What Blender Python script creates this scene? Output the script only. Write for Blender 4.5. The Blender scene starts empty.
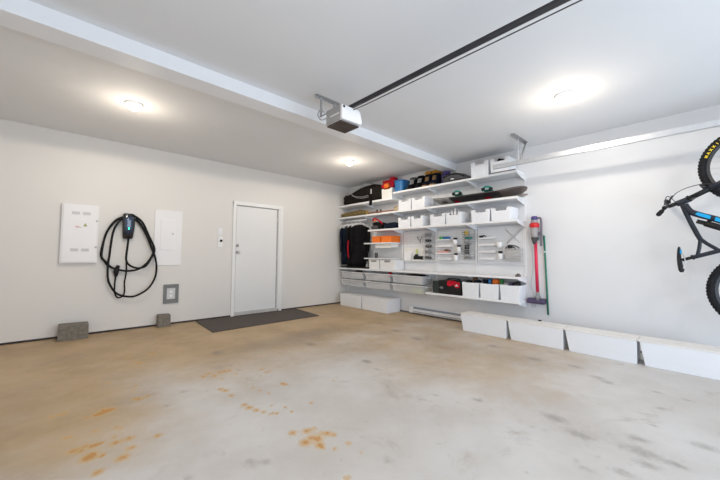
import bpy, math, random
from mathutils import Vector, Matrix, noise

random.seed(7)
scn = bpy.context.scene
col = scn.collection
PI = math.pi

# ------------------------------------------------------------------ materials
def mat(name, rgb, rough=.5, metal=0., var=.06, scale=8., bump=0., bscale=60., alpha=None, coat=0., emit=None, estr=0., spec=.5):
    m = bpy.data.materials.new(name); m.use_nodes = True
    nt = m.node_tree; b = nt.nodes['Principled BSDF']
    tc = nt.nodes.new('ShaderNodeTexCoord')
    n = nt.nodes.new('ShaderNodeTexNoise'); n.inputs['Scale'].default_value = scale; n.inputs['Detail'].default_value = 4
    nt.links.new(tc.outputs['Object'], n.inputs['Vector'])
    r = nt.nodes.new('ShaderNodeValToRGB')
    r.color_ramp.elements[0].position = .3; r.color_ramp.elements[1].position = .7
    lo = [max(0, c*(1-var)) for c in rgb]; hi = [min(1, c*(1+var)) for c in rgb]
    r.color_ramp.elements[0].color = (*lo, 1); r.color_ramp.elements[1].color = (*hi, 1)
    nt.links.new(n.outputs['Fac'], r.inputs['Fac']); nt.links.new(r.outputs['Color'], b.inputs['Base Color'])
    b.inputs['Roughness'].default_value = rough; b.inputs['Metallic'].default_value = metal
    b.inputs['Coat Weight'].default_value = coat; b.inputs['Specular IOR Level'].default_value = spec
    if bump:
        n2 = nt.nodes.new('ShaderNodeTexNoise'); n2.inputs['Scale'].default_value = bscale; n2.inputs['Detail'].default_value = 5
        nt.links.new(tc.outputs['Object'], n2.inputs['Vector'])
        bp = nt.nodes.new('ShaderNodeBump'); bp.inputs['Strength'].default_value = bump; bp.inputs['Distance'].default_value = .01
        nt.links.new(n2.outputs['Fac'], bp.inputs['Height']); nt.links.new(bp.outputs['Normal'], b.inputs['Normal'])
    if alpha is not None: b.inputs['Alpha'].default_value = alpha
    if emit:
        b.inputs['Emission Color'].default_value = (*emit, 1); b.inputs['Emission Strength'].default_value = estr
    return m

M = {}
M['wall'] = mat('wall_paint', (.775, .752, .72), .55, var=.012, scale=1.2, bump=.05, bscale=180)
M['wallR'] = mat('wall_paint_right', (.80, .81, .83), .5, var=.012, scale=1.2, bump=.05, bscale=180)
M['ceil'] = mat('ceiling_paint', (.80, .81, .825), .7, var=.012, scale=1.0, bump=.06, bscale=200)
M['beam'] = mat('beam_paint', (.86, .87, .89), .5, var=.01, scale=1.0)
M['trim'] = mat('trim_paint', (.88, .88, .87), .35, var=.01)
M['doorw'] = mat('door_paint', (.82, .82, .815), .4, var=.012, scale=2)
M['white'] = mat('white_plastic', (.88, .88, .89), .35, var=.015, scale=4)
M['warmwhite'] = mat('off_white_plastic', (.84, .83, .80), .4, var=.02, scale=4)
M['box'] = mat('bin_white', (.87, .895, .94), .32, var=.012, scale=3)
M['lid'] = mat('beige_lid', (.84, .82, .79), .5, var=.03, scale=6)
M['shelf'] = mat('shelf_white', (.86, .87, .89), .4, var=.012, scale=3)
M['gap'] = mat('dark_sill', (.06, .05, .055), .9, var=.5, scale=14)
M['gapr'] = mat('grey_sill', (.22, .23, .25), .9, var=.3, scale=14)
M['thresh'] = mat('threshold', (.55, .54, .52), .5, var=.08)
M['steel'] = mat('brushed_steel', (.60, .60, .60), .35, .9, var=.05, scale=30)
M['galv'] = mat('galvanised_steel', (.66, .68, .71), .36, .8, var=.05, scale=20)
M['greysteel'] = mat('grey_steel', (.40, .40, .40), .5, .5, var=.08, scale=30)
M['black'] = mat('black_plastic', (.012, .012, .013), .45, var=.2, spec=.3)
M['rubber'] = mat('black_rubber', (.018, .018, .02), .75, var=.25, scale=40, bump=.2, bscale=120, spec=.12)
M['blackcloth'] = mat('black_cloth', (.009, .008, .009), .9, var=.35, scale=14, bump=.4, bscale=40, spec=.12)
M['brownblack'] = mat('dark_brown_cloth', (.016, .013, .011), .85, var=.3, scale=14, bump=.4, bscale=40, spec=.12)
M['darkgrey'] = mat('dark_grey_cloth', (.09, .088, .09), .8, var=.25, scale=14, bump=.3, bscale=40, spec=.12)
M['midgrey'] = mat('mid_grey', (.30, .30, .31), .6, var=.12)
M['lightgrey'] = mat('light_grey', (.55, .55, .56), .55, var=.08)
M['rail'] = mat('dark_opener_rail', (.045, .045, .052), .4, .5, var=.15)
M['cmu'] = mat('concrete_block', (.215, .195, .165), .95, var=.22, scale=30, bump=.8, bscale=90)
M['mat'] = mat('door_mat_pile', (.105, .088, .08), .98, var=.22, scale=90, bump=.7, bscale=300)
M['outlet'] = mat('grey_outlet_frame', (.19, .205, .205), .6, var=.06)
M['plate'] = mat('pale_grey_plate', (.66, .67, .68), .5, var=.04)
M['slot'] = mat('pale_grey_slots', (.56, .56, .57), .6, var=.06)
M['panel'] = mat('panel_enamel', (.87, .86, .865), .38, var=.01)
M['gloss'] = mat('gloss_charger_shell', (.012, .014, .022), .12, var=.2, coat=.6)
M['glossblue'] = mat('gloss_blue_face', (.02, .045, .11), .1, var=.5, scale=9, coat=1.)
M['led'] = mat('green_led', (.0, .6, .35), .4, emit=(.05, 1, .55), estr=2.2)
M['red'] = mat('red_plastic', (.70, .018, .022), .35, var=.1)
M['redcloth'] = mat('red_cloth', (.52, .012, .03), .8, var=.3, scale=14, bump=.5, bscale=30, spec=.12)
M['redbag'] = mat('red_nylon', (.56, .012, .03), .6, var=.35, scale=12, bump=.5, bscale=30, spec=.2)
M['crimson'] = mat('crimson_tube', (.74, .03, .09), .32, .25, var=.05)
M['orange'] = mat('orange_box', (.92, .20, .015), .5, var=.05)
M['orangecloth'] = mat('orange_cloth', (.80, .17, .02), .8, var=.2, scale=12)
M['blue'] = mat('blue_plastic', (.025, .17, .42), .32, var=.12)
M['navy'] = mat('navy_cloth', (.010, .015, .03), .85, var=.3, bump=.3, spec=.12)
M['bluecloth'] = mat('blue_cloth', (.008, .018, .035), .85, var=.3, bump=.3, spec=.12)
M['teal'] = mat('teal_plastic', (.01, .26, .22), .4, var=.25, scale=30)
M['green'] = mat('green_pole', (.02, .20, .13), .45, var=.08)
M['leaf'] = mat('green_plastic', (.08, .42, .12), .5, var=.08)
M['lime'] = mat('lime_plastic', (.62, .72, .10), .5, var=.08)
M['yellow'] = mat('yellow_plastic', (.85, .60, .05), .5, var=.08)
M['letter'] = mat('yellow_lettering', (.90, .66, .02), .6, var=.03)
M['mustard'] = mat('mustard_lining', (.42, .21, .03), .9, var=.5, scale=22, bump=.6, bscale=30, spec=.12)
M['tan'] = mat('tan_sole', (.42, .26, .12), .8, var=.2)
M['olive'] = mat('olive_canvas', (.19, .145, .06), .9, var=.2, scale=12, bump=.4, bscale=40, spec=.12)
M['wood'] = mat('brown_wood', (.30, .13, .06), .5, var=.2, scale=20)
M['brass'] = mat('brass', (.62, .42, .13), .3, .85, var=.1)
M['purple'] = mat('purple_plastic', (.085, .06, .13), .4, var=.2)
M['midviolet'] = mat('grey_violet_handle', (.16, .14, .17), .45, var=.1)
M['violet'] = mat('violet_cap', (.085, .065, .24), .4, .1, var=.1)
M['clear'] = mat('clear_bin', (.48, .45, .46), .2, var=.2, alpha=.8)
M['pink'] = mat('pink_plastic', (.78, .42, .38), .5, var=.1)
M['brown'] = mat('brown_leather', (.20, .09, .05), .6, var=.2)
M['cyan'] = mat('cyan_panel', (.0, .35, .72), .35, var=.06)
M['frame'] = mat('carbon_frame', (.014, .018, .028), .4, var=.2, coat=.1, spec=.35)
M['rim'] = mat('bike_rim', (.03, .03, .032), .4, .3)
M['spoke'] = mat('spokes', (.55, .57, .57), .35, .8)
M['trans'] = mat('translucent_drawer', (.92, .94, .97), .3, var=.02, alpha=.36)
M['heater'] = mat('heater_enamel', (.86, .88, .92), .4, var=.01)
M['heatslot'] = mat('heater_slot', (.28, .31, .36), .6, var=.1)
M['bulb'] = mat('light_dome', (.95, .93, .88), .4, emit=(1., .93, .80), estr=14)
M['board_grey'] = mat('board_nose_grey', (.42, .42, .41), .4, var=.3, scale=14)
M['board_dark'] = mat('board_base_dark', (.045, .042, .045), .35, var=.35, scale=9)
M['taupe'] = mat('board_tail_taupe', (.16, .13, .12), .4, var=.2)
M['motorbase'] = mat('opener_base_brown', (.055, .04, .035), .5, var=.2)

def pegboard_mat():
    m = mat('pegboard_steel', (.80, .81, .83), .45, var=.012)
    nt = m.node_tree; b = nt.nodes['Principled BSDF']
    tc = nt.nodes.new('ShaderNodeTexCoord'); sp = nt.nodes.new('ShaderNodeSeparateXYZ')
    nt.links.new(tc.outputs['Object'], sp.inputs[0])
    def fr(sock):
        a = nt.nodes.new('ShaderNodeMath'); a.operation = 'MULTIPLY'; a.inputs[1].default_value = 1/.032
        f = nt.nodes.new('ShaderNodeMath'); f.operation = 'FRACT'; s = nt.nodes.new('ShaderNodeMath'); s.operation = 'SUBTRACT'; s.inputs[1].default_value = .5
        q = nt.nodes.new('ShaderNodeMath'); q.operation = 'POWER'; q.inputs[1].default_value = 2
        ab = nt.nodes.new('ShaderNodeMath'); ab.operation = 'ABSOLUTE'
        nt.links.new(sock, a.inputs[0]); nt.links.new(a.outputs[0], f.inputs[0]); nt.links.new(f.outputs[0], s.inputs[0])
        nt.links.new(s.outputs[0], ab.inputs[0]); nt.links.new(ab.outputs[0], q.inputs[0]); return q.outputs[0]
    add = nt.nodes.new('ShaderNodeMath'); add.operation = 'ADD'
    nt.links.new(fr(sp.outputs['Y']), add.inputs[0]); nt.links.new(fr(sp.outputs['Z']), add.inputs[1])
    lt = nt.nodes.new('ShaderNodeMath'); lt.operation = 'LESS_THAN'; lt.inputs[1].default_value = .035
    nt.links.new(add.outputs[0], lt.inputs[0])
    mx = nt.nodes.new('ShaderNodeMix'); mx.data_type = 'RGBA'
    src = b.inputs['Base Color'].links[0].from_socket
    nt.links.new(lt.outputs[0], mx.inputs['Factor']); nt.links.new(src, mx.inputs['A']); mx.inputs['B'].default_value = (.42, .43, .46, 1)
    nt.links.new(mx.outputs['Result'], b.inputs['Base Color'])
    return m
M['peg'] = pegboard_mat()

def floor_mat():
    m = bpy.data.materials.new('concrete_floor'); m.use_nodes = True
    nt = m.node_tree; b = nt.nodes['Principled BSDF']; L = nt.links.new
    tc = nt.nodes.new('ShaderNodeTexCoord')
    def noi(s, d=6, r=.6, dist=0):
        n = nt.nodes.new('ShaderNodeTexNoise'); n.inputs['Scale'].default_value = s; n.inputs['Detail'].default_value = d
        n.inputs['Roughness'].default_value = r; n.inputs['Distortion'].default_value = dist
        L(tc.outputs['Object'], n.inputs['Vector']); return n.outputs['Fac']
    def ramp(f, a, c):
        r = nt.nodes.new('ShaderNodeMapRange'); r.interpolation_type = 'SMOOTHSTEP'
        r.inputs['From Min'].default_value = a; r.inputs['From Max'].default_value = c; L(f, r.inputs['Value']); return r.outputs['Result']
    def mix(f, a, c, k=None):
        x = nt.nodes.new('ShaderNodeMix'); x.data_type = 'RGBA'
        if k is not None:
            mm = nt.nodes.new('ShaderNodeMath'); mm.operation = 'MULTIPLY'; mm.inputs[1].default_value = k; L(f, mm.inputs[0]); f = mm.outputs[0]
        L(f, x.inputs['Factor'])
        for s, v in (('A', a), ('B', c)):
            if isinstance(v, tuple): x.inputs[s].default_value = (*v, 1)
            else: L(v, x.inputs[s])
        return x.outputs['Result']
    def attr(n):
        a = nt.nodes.new('ShaderNodeAttribute'); a.attribute_name = n; return a.outputs['Fac']
    grey = mix(ramp(noi(1.3), .3, .7), (.56, .53, .50), (.67, .655, .64))
    tan = mix(ramp(noi(1.8), .3, .7), (.42, .295, .165), (.54, .395, .235))
    t = nt.nodes.new('ShaderNodeMath'); t.operation = 'MULTIPLY_ADD'; L(noi(2.2, 8, .65), t.inputs[0]); t.inputs[1].default_value = .8; L(attr('tan'), t.inputs[2])
    c = mix(ramp(t.outputs[0], .38, 1.15), grey, tan)
    c = mix(ramp(noi(2.3, 10, .72, .5), .54, .74), c, (.33, .275, .23), .55)        # scuffs
    c = mix(ramp(noi(14, 5, .6), .60, .74), c, (.28, .25, .22), .25)             # speckle
    s = nt.nodes.new('ShaderNodeMath'); s.operation = 'MULTIPLY_ADD'; L(noi(26, 8, .75), s.inputs[0]); s.inputs[1].default_value = .9; L(attr('smudge'), s.inputs[2])
    c = mix(ramp(s.outputs[0], .62, 1.25), c, (.19, .165, .145), .55)
    st = nt.nodes.new('ShaderNodeMath'); st.operation = 'MULTIPLY_ADD'; L(noi(38, 5), st.inputs[0]); st.inputs[1].default_value = .55; L(attr('stain'), st.inputs[2])
    c = mix(ramp(st.outputs[0], .42, .78), c, (.60, .39, .16), .65)              # rusty halos
    c = mix(ramp(st.outputs[0], .80, 1.2), c, (.54, .24, .04), .8)
    L(c, b.inputs['Base Color'])
    r = nt.nodes.new('ShaderNodeMapRange'); L(noi(4), r.inputs['Value']); r.inputs['To Min'].default_value = .42; r.inputs['To Max'].default_value = .62
    L(r.outputs['Result'], b.inputs['Roughness'])
    bp = nt.nodes.new('ShaderNodeBump'); bp.inputs['Strength'].default_value = .12; bp.inputs['Distance'].default_value = .01
    L(noi(45, 8), bp.inputs['Height']); L(bp.outputs['Normal'], b.inputs['Normal'])
    return m

# ------------------------------------------------------------------ mesh building
class MB:
    def __init__(s): s.v = []; s.f = []; s.sm = []; s.mi = []
    def add(s, vs, fs, smooth=False, mi=0):
        o = len(s.v); s.v += [tuple(v) for v in vs]
        for f in fs: s.f.append(tuple(i+o for i in f)); s.sm.append(smooth); s.mi.append(mi)
        return s
    def box(s, x0, x1, y0, y1, z0, z1, R=None, mi=0):
        x0, x1 = sorted((x0, x1)); y0, y1 = sorted((y0, y1)); z0, z1 = sorted((z0, z1))
        vs = [(x, y, z) for z in (z0, z1) for y in (y0, y1) for x in (x0, x1)]
        if R is not None:
            c = Vector(((x0+x1)/2, (y0+y1)/2, (z0+z1)/2)); vs = [R @ (Vector(v)-c)+c for v in vs]
        return s.add(vs, [(0, 2, 3, 1), (4, 5, 7, 6), (0, 1, 5, 4), (2, 6, 7, 3), (0, 4, 6, 2), (1, 3, 7, 5)], mi=mi)
    def hexa(s, lo, hi, mi=0):          # two loops of 4 points (bottom, top)
        return s.add(list(lo)+list(hi), [(3, 2, 1, 0), (4, 5, 6, 7)]+[(i, (i+1) % 4, 4+(i+1) % 4, 4+i) for i in range(4)], mi=mi)
    def prism(s, poly, fn, a, b, mi=0):  # poly of 2D points, fn(u,v,w)->3D, extruded w=a..b
        n = len(poly)
        vs = [fn(u, v, a) for u, v in poly]+[fn(u, v, b) for u, v in poly]
        return s.add(vs, [tuple(range(n))[::-1], tuple(range(n, 2*n))]+[(i, (i+1) % n, n+(i+1) % n, n+i) for i in range(n)], mi=mi)
    def loft(s, rings, cap=True, closed=False, smooth=True, mi=0):
        n = len(rings[0]); vs = [p for r in rings for p in r]; fs = []
        m = len(rings)
        for k in range(m if closed else m-1):
            a, b = k*n, ((k+1) % m)*n
            for i in range(n): fs.append((a+i, a+(i+1) % n, b+(i+1) % n, b+i))
        if cap and not closed: fs += [tuple(range(n))[::-1], tuple(range((m-1)*n, m*n))]
        return s.add(vs, fs, smooth, mi)
    def tube(s, pts, r, seg=8, closed=False, cap=True, mi=0):
        P = [Vector(p) for p in pts]; n = len(P); rr = r if isinstance(r, (list, tuple)) else [r]*n
        rings = []; prev = None
        for i in range(n):
            if closed: t = P[(i+1) % n]-P[i-1]
            else: t = P[min(i+1, n-1)]-P[max(i-1, 0)]
            t.normalize()
            if prev is None:
                u = t.orthogonal().normalized()
            else:
                u = prev-t*prev.dot(t)
                u = u.normalized() if u.length > 1e-6 else t.orthogonal().normalized()
            prev = u; w = t.cross(u)
            rings.append([P[i]+(u*math.cos(2*PI*k/seg)+w*math.sin(2*PI*k/seg))*rr[i] for k in range(seg)])
        return s.loft(rings, cap, closed, True, mi)
    def lathe(s, prof, c, axis='z', seg=24, mi=0):   # prof: (r, h)
        c = Vector(c); rings = []
        for r, h in prof:
            ring = []
            for k in range(seg):
                a = 2*PI*k/seg; u, w = r*math.cos(a), r*math.sin(a)
                ring.append(c+Vector({'z': (u, w, h), 'x': (h, u, w), 'y': (w, h, u)}[axis]))
            rings.append(ring)
        return s.loft(rings, True, False, True, mi)
    def blob(s, c, r, e=.6, seg=18, rings=10, amp=.0, seed=0, mi=0):   # rounded lump (superellipsoid with folds)
        def sg(x, p): return math.copysign(abs(x)**p, x)
        R = []
        for j in range(rings+1):
            v = -PI/2+PI*(j/rings)*.998+.001
            ring = []
            for k in range(seg):
                u = 2*PI*k/seg
                d = Vector((sg(math.cos(v), e)*sg(math.cos(u), e), sg(math.cos(v), e)*sg(math.sin(u), e), sg(math.sin(v), e)))
                q = 1+amp*noise.noise(d*2.3+Vector((seed*3.1, seed, 0)))*2
                ring.append((c[0]+r[0]*d.x*q, c[1]+r[1]*d.y*q, c[2]+r[2]*d.z*q))
            R.append(ring)
        return s.loft(R, True, False, True, mi)
    def disc(s, c, r, t, axis='x', seg=20, mi=0):
        return s.lathe([(r, 0), (r, t)], c, axis, seg, mi)

def smooth_path(pts, k=5, closed=False):
    P = [Vector(p) for p in pts]; n = len(P); out = []
    rng = range(n if closed else n-1)
    for i in rng:
        p0 = P[i-1] if (closed or i > 0) else P[0]; p1 = P[i]; p2 = P[(i+1) % n]
        p3 = P[(i+2) % n] if (closed or i+2 < n) else P[-1]
        for j in range(k):
            t = j/k
            out.append(.5*((2*p1)+(p2-p0)*t+(2*p0-5*p1+4*p2-p3)*t*t+(3*p1-p0-3*p2+p3)*t**3))
    if not closed: out.append(P[-1])
    return out

def wpos(o):
    v = Vector((0, 0, 0))
    while o is not None: v += o.location; o = o.parent
    return v

def build(name, mb, mats, parent=None, bevel=0., loc=None):
    if not isinstance(mats, (list, tuple)): mats = [mats]
    base = wpos(parent) if parent is not None else Vector((0, 0, 0))
    xs = [v[0] for v in mb.v]; ys = [v[1] for v in mb.v]; zs = [v[2] for v in mb.v]
    o_loc = Vector(loc) if loc is not None else Vector(((min(xs)+max(xs))/2, (min(ys)+max(ys))/2, min(zs)))
    me = bpy.data.meshes.new(name)
    me.from_pydata([tuple(Vector(v)-o_loc) for v in mb.v], [], mb.f)
    for m in mats: me.materials.append(m)
    me.polygons.foreach_set('use_smooth', mb.sm); me.polygons.foreach_set('material_index', mb.mi)
    me.update()
    import bmesh
    b = bmesh.new(); b.from_mesh(me); bmesh.ops.recalc_face_normals(b, faces=b.faces); b.to_mesh(me); b.free()
    o = bpy.data.objects.new(name, me); col.objects.link(o)
    o.location = o_loc-base
    if parent is not None: o.parent = parent
    if bevel:
        md = o.modifiers.new('bevel', 'BEVEL'); md.width = bevel; md.segments = 2; md.limit_method = 'ANGLE'; md.angle_limit = math.radians(50)
    return o

def tag(o, label, cat, group=None, kind=None):
    o['label'] = label; o['category'] = cat
    if group: o['group'] = group
    if kind: o['kind'] = kind
    return o
def thing(name, label, cat, loc, group=None):
    o = bpy.data.objects.new(name, None); col.objects.link(o); o.location = loc; o.empty_display_size = .1
    return tag(o, label, cat, group)
def struct(name, mb, m, label=None, bevel=0., parent=None):
    o = build(name, mb, m, parent, bevel)
    if parent is None: o['kind'] = 'structure'
    if label: o['label'] = label
    return o
def one(name, mb, m, label, cat, group=None, bevel=0.): return tag(build(name, mb, m, None, bevel), label, cat, group)

# ------------------------------------------------------------------ room shell  (corner of back and right wall at the origin, metres)
H = 2.74; XL = -6.6; YF = -7.3
struct('wall_back', MB().box(XL, 0, 0, .15, .028, H), M['wall'], 'pale grey painted back wall with the white door')
struct('baseboard_back', MB().box(XL, 0, .012, .15, 0, .028), M['gap'], 'dark gap strip along the foot of the back wall')
struct('wall_right', MB().box(0, .15, YF, .15, .03, H), M['wallR'], 'white painted right wall behind the shelving')
struct('baseboard_right', MB().box(.012, .15, YF, .15, 0, .03), M['gapr'], 'grey gap strip along the foot of the right wall')
struct('wall_left', MB().box(XL-.15, XL, YF, .15, 0, H), M['wall'], 'pale grey painted left wall')
w = MB(); w.box(XL, -5.9, YF-.15, YF, 0, H); w.box(-.7, 0, YF-.15, YF, 0, H); w.box(-5.9, -.7, YF-.15, YF, 2.25, H)
struct('wall_front', w, M['wall'], 'painted front wall around the garage opening')
struct('ceiling', MB().box(XL-.15, .15, YF-.15, .15, H, H+.12), M['ceil'], 'pale grey painted ceiling')
struct('trim_1', MB().box(XL, 0, -2.875, -2.66, 2.615, H), M['beam'], 'white boxed beam crossing the ceiling', bevel=.004)

# floor: traced rust spots, dirt smudges and tan tone by place, as vertex weights
STAIN = [(-4.02,-2.63,.018),(-3.96,-2.58,.017),(-3.94,-2.68,.018),(-3.87,-2.62,.017),(-3.82,-2.62,.017),(-3.78,-2.64,.014),(-3.77,-2.76,.013),(-3.91,-2.8,.013),(-4.0,-3.01,.018),(-3.98,-3.07,.018),(-3.98,-3.19,.018),(-3.97,-3.41,.017),(-3.96,-3.48,.019),(-3.94,-3.55,.016),(-3.91,-3.61,.013),(-3.88,-3.67,.012),(-3.85,-3.69,.01),(-3.54,-2.81,.016),(-3.54,-2.91,.016),(-3.49,-2.9,.012),(-3.56,-3.25,.019),(-3.55,-3.29,.014),(-3.79,-3.16,.012),(-3.77,-3.25,.012),(-3.74,-3.35,.011),(-3.82,-3.56,.01),(-3.76,-3.65,.01),(-3.76,-3.74,.01),(-3.58,-3.72,.013),(-3.75,-2.96,.01),(-3.19,-3.49,.007),(-4.53,-2.78,.02),(-4.47,-2.76,.015),(-4.56,-2.75,.013),(-4.51,-2.47,.014),(-4.54,-2.57,.011),(-4.67,-2.22,.015),(-4.79,-2.88,.016),(-4.76,-2.87,.022),(-4.73,-2.85,.019),(-4.7,-2.85,.016),(-4.75,-2.8,.012),(-4.96,-2.7,.02),(-5.02,-2.71,.013),(-4.84,-2.88,.01),(-4.94,-3.11,.017),(-4.92,-3.31,.018),(-4.89,-3.34,.01),(-4.86,-3.45,.029),(-4.84,-3.42,.015),(-4.83,-3.63,.021),(-4.73,-3.37,.02),(-4.72,-3.57,.024),(-4.66,-3.37,.018),(-4.53,-3.45,.018),(-4.81,-3.13,.014),(-4.71,-3.17,.011),(-4.68,-3.2,.011),(-4.8,-3.47,.012),(-4.67,-3.49,.017),(-4.87,-3.29,.012),(-4.83,-3.32,.018),(-4.73,-3.29,.01),(-4.8,-3.32,.01),(-4.39,-1.82,.025),(-4.23,-1.56,.027),(-4.45,-1.52,.021),(-3.84,-1.23,.019),(-4.4,-1.68,.014),(-3.9,-3.98,.019),(-3.9,-4.12,.025),(-3.82,-4.02,.019),(-3.82,-4.14,.021),(-3.84,-4.1,.013),(-3.74,-4.13,.017),(-3.72,-4.17,.013),(-3.85,-4.2,.018),(-3.8,-4.29,.01),(-3.71,-4.3,.013),(-3.71,-4.41,.009),(-3.77,-4.03,.011),(-3.77,-4.1,.01),(-3.91,-4.52,.014),(-3.85,-4.23,.01)]
SMUDGE = [(-2.45,-5.04,1.2),(-2.57,-5.21,1.2),(-2.51,-5.5,1.6),(-2.82,-5.46,1.2),(-2.93,-5.32,.8),(-1.33,-5.49,.8),(-1.69,-5.54,.8),(-2.16,-5.75,1.5),(-1.12,-4.86,1.2),(-1.35,-5.66,.8),(-1.33,-2.64,1.5),(-1.11,-2.12,1.5),(-2.62,-3.32,1.2),(-2.76,-4.27,.6),(-1.18,-4.49,1.5),(-1.38,-5.16,1.2),(-2.64,-5.54,1.),(-2.52,-5.65,.8),(-1.03,-3.97,1.2),(-2.35,-5.47,1.),(-2.59,-4.55,.8),(-2.07,-5.52,.6),(-1.3,-5.07,1.),(-1.46,-3.11,1.2),(-3.68,-1.98,1.3),(-2.69,-2.41,1.3),(-2.6,-3.32,1.),(-2.69,-3.56,1.),(-4.4,-3.04,.8),(-4.24,-2.86,.8),(-4.22,-4.09,1.2),(-4.15,-4.13,.8),(-4.3,-3.9,.5),(-4.5,-3.98,.8),(-3.71,-2.67,.8),(-3.65,-4.57,1.)]
def make_floor():
    st = .022; nx = int((0.15-XL)/st)+1; ny = int((0.15-YF)/st)+1
    vs = [(XL+i*st, YF+j*st, 0) for j in range(ny+1) for i in range(nx+1)]
    fs = [(j*(nx+1)+i, j*(nx+1)+i+1, (j+1)*(nx+1)+i+1, (j+1)*(nx+1)+i) for j in range(ny) for i in range(nx)]
    me = bpy.data.meshes.new('floor'); me.from_pydata(vs, [], fs); me.materials.append(floor_mat())
    stain = [0.]*len(vs)
    for sx, sy, r in STAIN:
        r = r*1.22
        i0 = int((sx-XL)/st); j0 = int((sy-YF)/st); k = int(4*r/st)+2
        for j in range(j0-k, j0+k+1):
            for i in range(i0-k, i0+k+1):
                if 0 <= i <= nx and 0 <= j <= ny:
                    q = j*(nx+1)+i; d = math.hypot(vs[q][0]-sx, vs[q][1]-sy)/r
                    stain[q] += .85*math.exp(-d*d*.9)+.12*math.exp(-d*d*.12)
    def ss(a, b, x):
        t = min(1, max(0, (x-a)/(b-a))); return t*t*(3-2*t)
    tan = []; smu = []
    for x, y, z in vs:
        back = ss(-4.3, -1.2, y+.12*min(0, 3+x))
        left = ss(-3.75, -5.0, x)*.82*ss(-4.4, -2.9, y)
        rt = .45*ss(-1.6, -.5, x)*ss(-4.5, -2, y)
        tan.append(max(back*.95, left, rt, .58*ss(-3.7, -1.9, x)*ss(-6.0, -4.0, y))-.14)
        s = .5*math.exp(-((x+3.0)**2*1.2+(y+2.1)**2*6))+.4*math.exp(-((x+2.2)**2*2+(y+1.9)**2*9))+.40*math.exp(-((x+1.35)**2*4+(y+3.7)**2*.5))+.24*math.exp(-((x+2.45)**2*7+(y+5.0)**2*.9))
        for mx, my, mr in SMUDGE:
            q = ((x-mx)/(.034*mr))**2+((y-my)/(.052*mr))**2
            if q < 9: s += .50*math.exp(-q*.7)
        smu.append(s)
    for n, d in (('stain', stain), ('tan', tan), ('smudge', smu)):
        a = me.attributes.new(n, 'FLOAT', 'POINT'); a.data.foreach_set('value', d)
    o = bpy.data.objects.new('floor', me); col.objects.link(o); o['kind'] = 'structure'; o['label'] = 'worn concrete floor with orange rust spots'
make_floor()

# ------------------------------------------------------------------ door in the back wall
d = build('door_1', MB().box(-2.712, -1.905, -.012, -.002, .075, 2.0), M['doorw'], bevel=.002); d['kind'] = 'structure'; d['label'] = 'plain white door in the back wall'
c = MB(); c.box(-2.7775, -2.722, -.028, -.001, .0, 2.075); c.box(-1.835, -1.7763, -.028, -.001, .0, 2.075); c.box(-2.7775, -1.7763, -.03, -.001, 2.02, 2.085)
c.box(-1.868, -1.835, -.02, -.001, .05, 2.02)
build('casing', c, M['trim'], d, .003)
build('reveal', MB().box(-2.722, -1.868, -.0118, -.001, 2.0, 2.02).box(-1.905, -1.886, -.0115, -.001, .07, 2.02), M['midgrey'], d)
build('threshold', MB().box(-2.722, -1.868, -.03, -.001, .012, .075), M['thresh'], d, .003)
k = MB(); k.lathe([(.026, 0), (.026, -.006), (.011, -.010), (.011, -.035), (.024, -.042), (.030, -.055), (.026, -.070), (.006, -.076)], (-2.685, -.012, 1.155), 'y', 16)
build('door_knob', k, M['steel'], d)
k = MB(); k.lathe([(.028, 0), (.028, -.012), (.022, -.02), (.002, -.021)], (-2.685, -.012, 1.275), 'y', 16)
build('deadbolt', k, M['greysteel'], d)
for z in (.3, 1.03, 1.8): build('hinge', MB().tube([(-1.896, -.016, z-.045), (-1.896, -.016, z+.045)], .006, 8), M['lightgrey'], d)

one('door_mat', MB().hexa([(-3.40, -.99, 0.001), (-1.52, -.95, 0.001), (-1.45, -.05, 0.001), (-3.36, -.05, 0.001)], [(-3.40, -.99, .012), (-1.52, -.95, .012), (-1.45, -.05, .012), (-3.36, -.05, .012)]),
    M['mat'], 'dark grey brown rectangular mat on the floor before the white door', 'mat', bevel=.003)

# ------------------------------------------------------------------ things on the back wall
t = thing('electrical_cabinet', 'large white surface mounted wall cabinet left of the black charger', 'electrical panel', (-4.845, 0, .98))
build('case', MB().box(-5.035, -4.655, -.055, 0, .98, 1.775), M['panel'], t, .004)
dd = build('door', MB().box(-5.02, -4.668, -.068, -.0555, .995, 1.76), M['panel'], t, .004)
for x in (-4.935, -4.825):
    for z in (1.635, 1.14):
        v = MB()
        for i in range(4): v.box(x, x+.08, -.0695, -.0682, z+i*.010, z+i*.010+.007)
        build('vent', v, M['slot'], dd)
m_ = MB(); m_.prism([(-.022, 0), (.022, 0), (0, .042)], lambda u, v, w_: (-4.795+u, w_, 1.48+v), -.0695, -.0682)
build('warning_sticker', m_, M['leaf'], dd)
build('warning_sticker_core', MB().box(-4.802, -4.787, -.0705, -.0696, 1.485, 1.50), M['orange'], dd)
build('red_caption', MB().box(-4.895, -4.855, -.0695, -.0682, 1.475, 1.479).box(-4.895, -4.83, -.0695, -.0682, 1.462, 1.466), M['redcloth'], dd)
for z in (1.56, 1.20): build('latch', MB().lathe([(.013, 0), (.013, -.012), (.009, -.015)], (-4.674, -.068, z), 'y', 12), M['lightgrey'], dd)

t = thing('breaker_panel', 'flush white breaker panel cover right of the black charger', 'electrical panel', (-3.79, 0, .935))
build('cover', MB().box(-3.98, -3.6, -.012, 0, .935, 1.80), M['panel'], t, .003)
dd = build('door', MB().box(-3.90, -3.70, -.018, -.0122, 1.175, 1.66), M['panel'], t, .003)
build('latch', MB().box(-3.745, -3.715, -.023, -.0182, 1.425, 1.445), M['slot'], dd)

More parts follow.
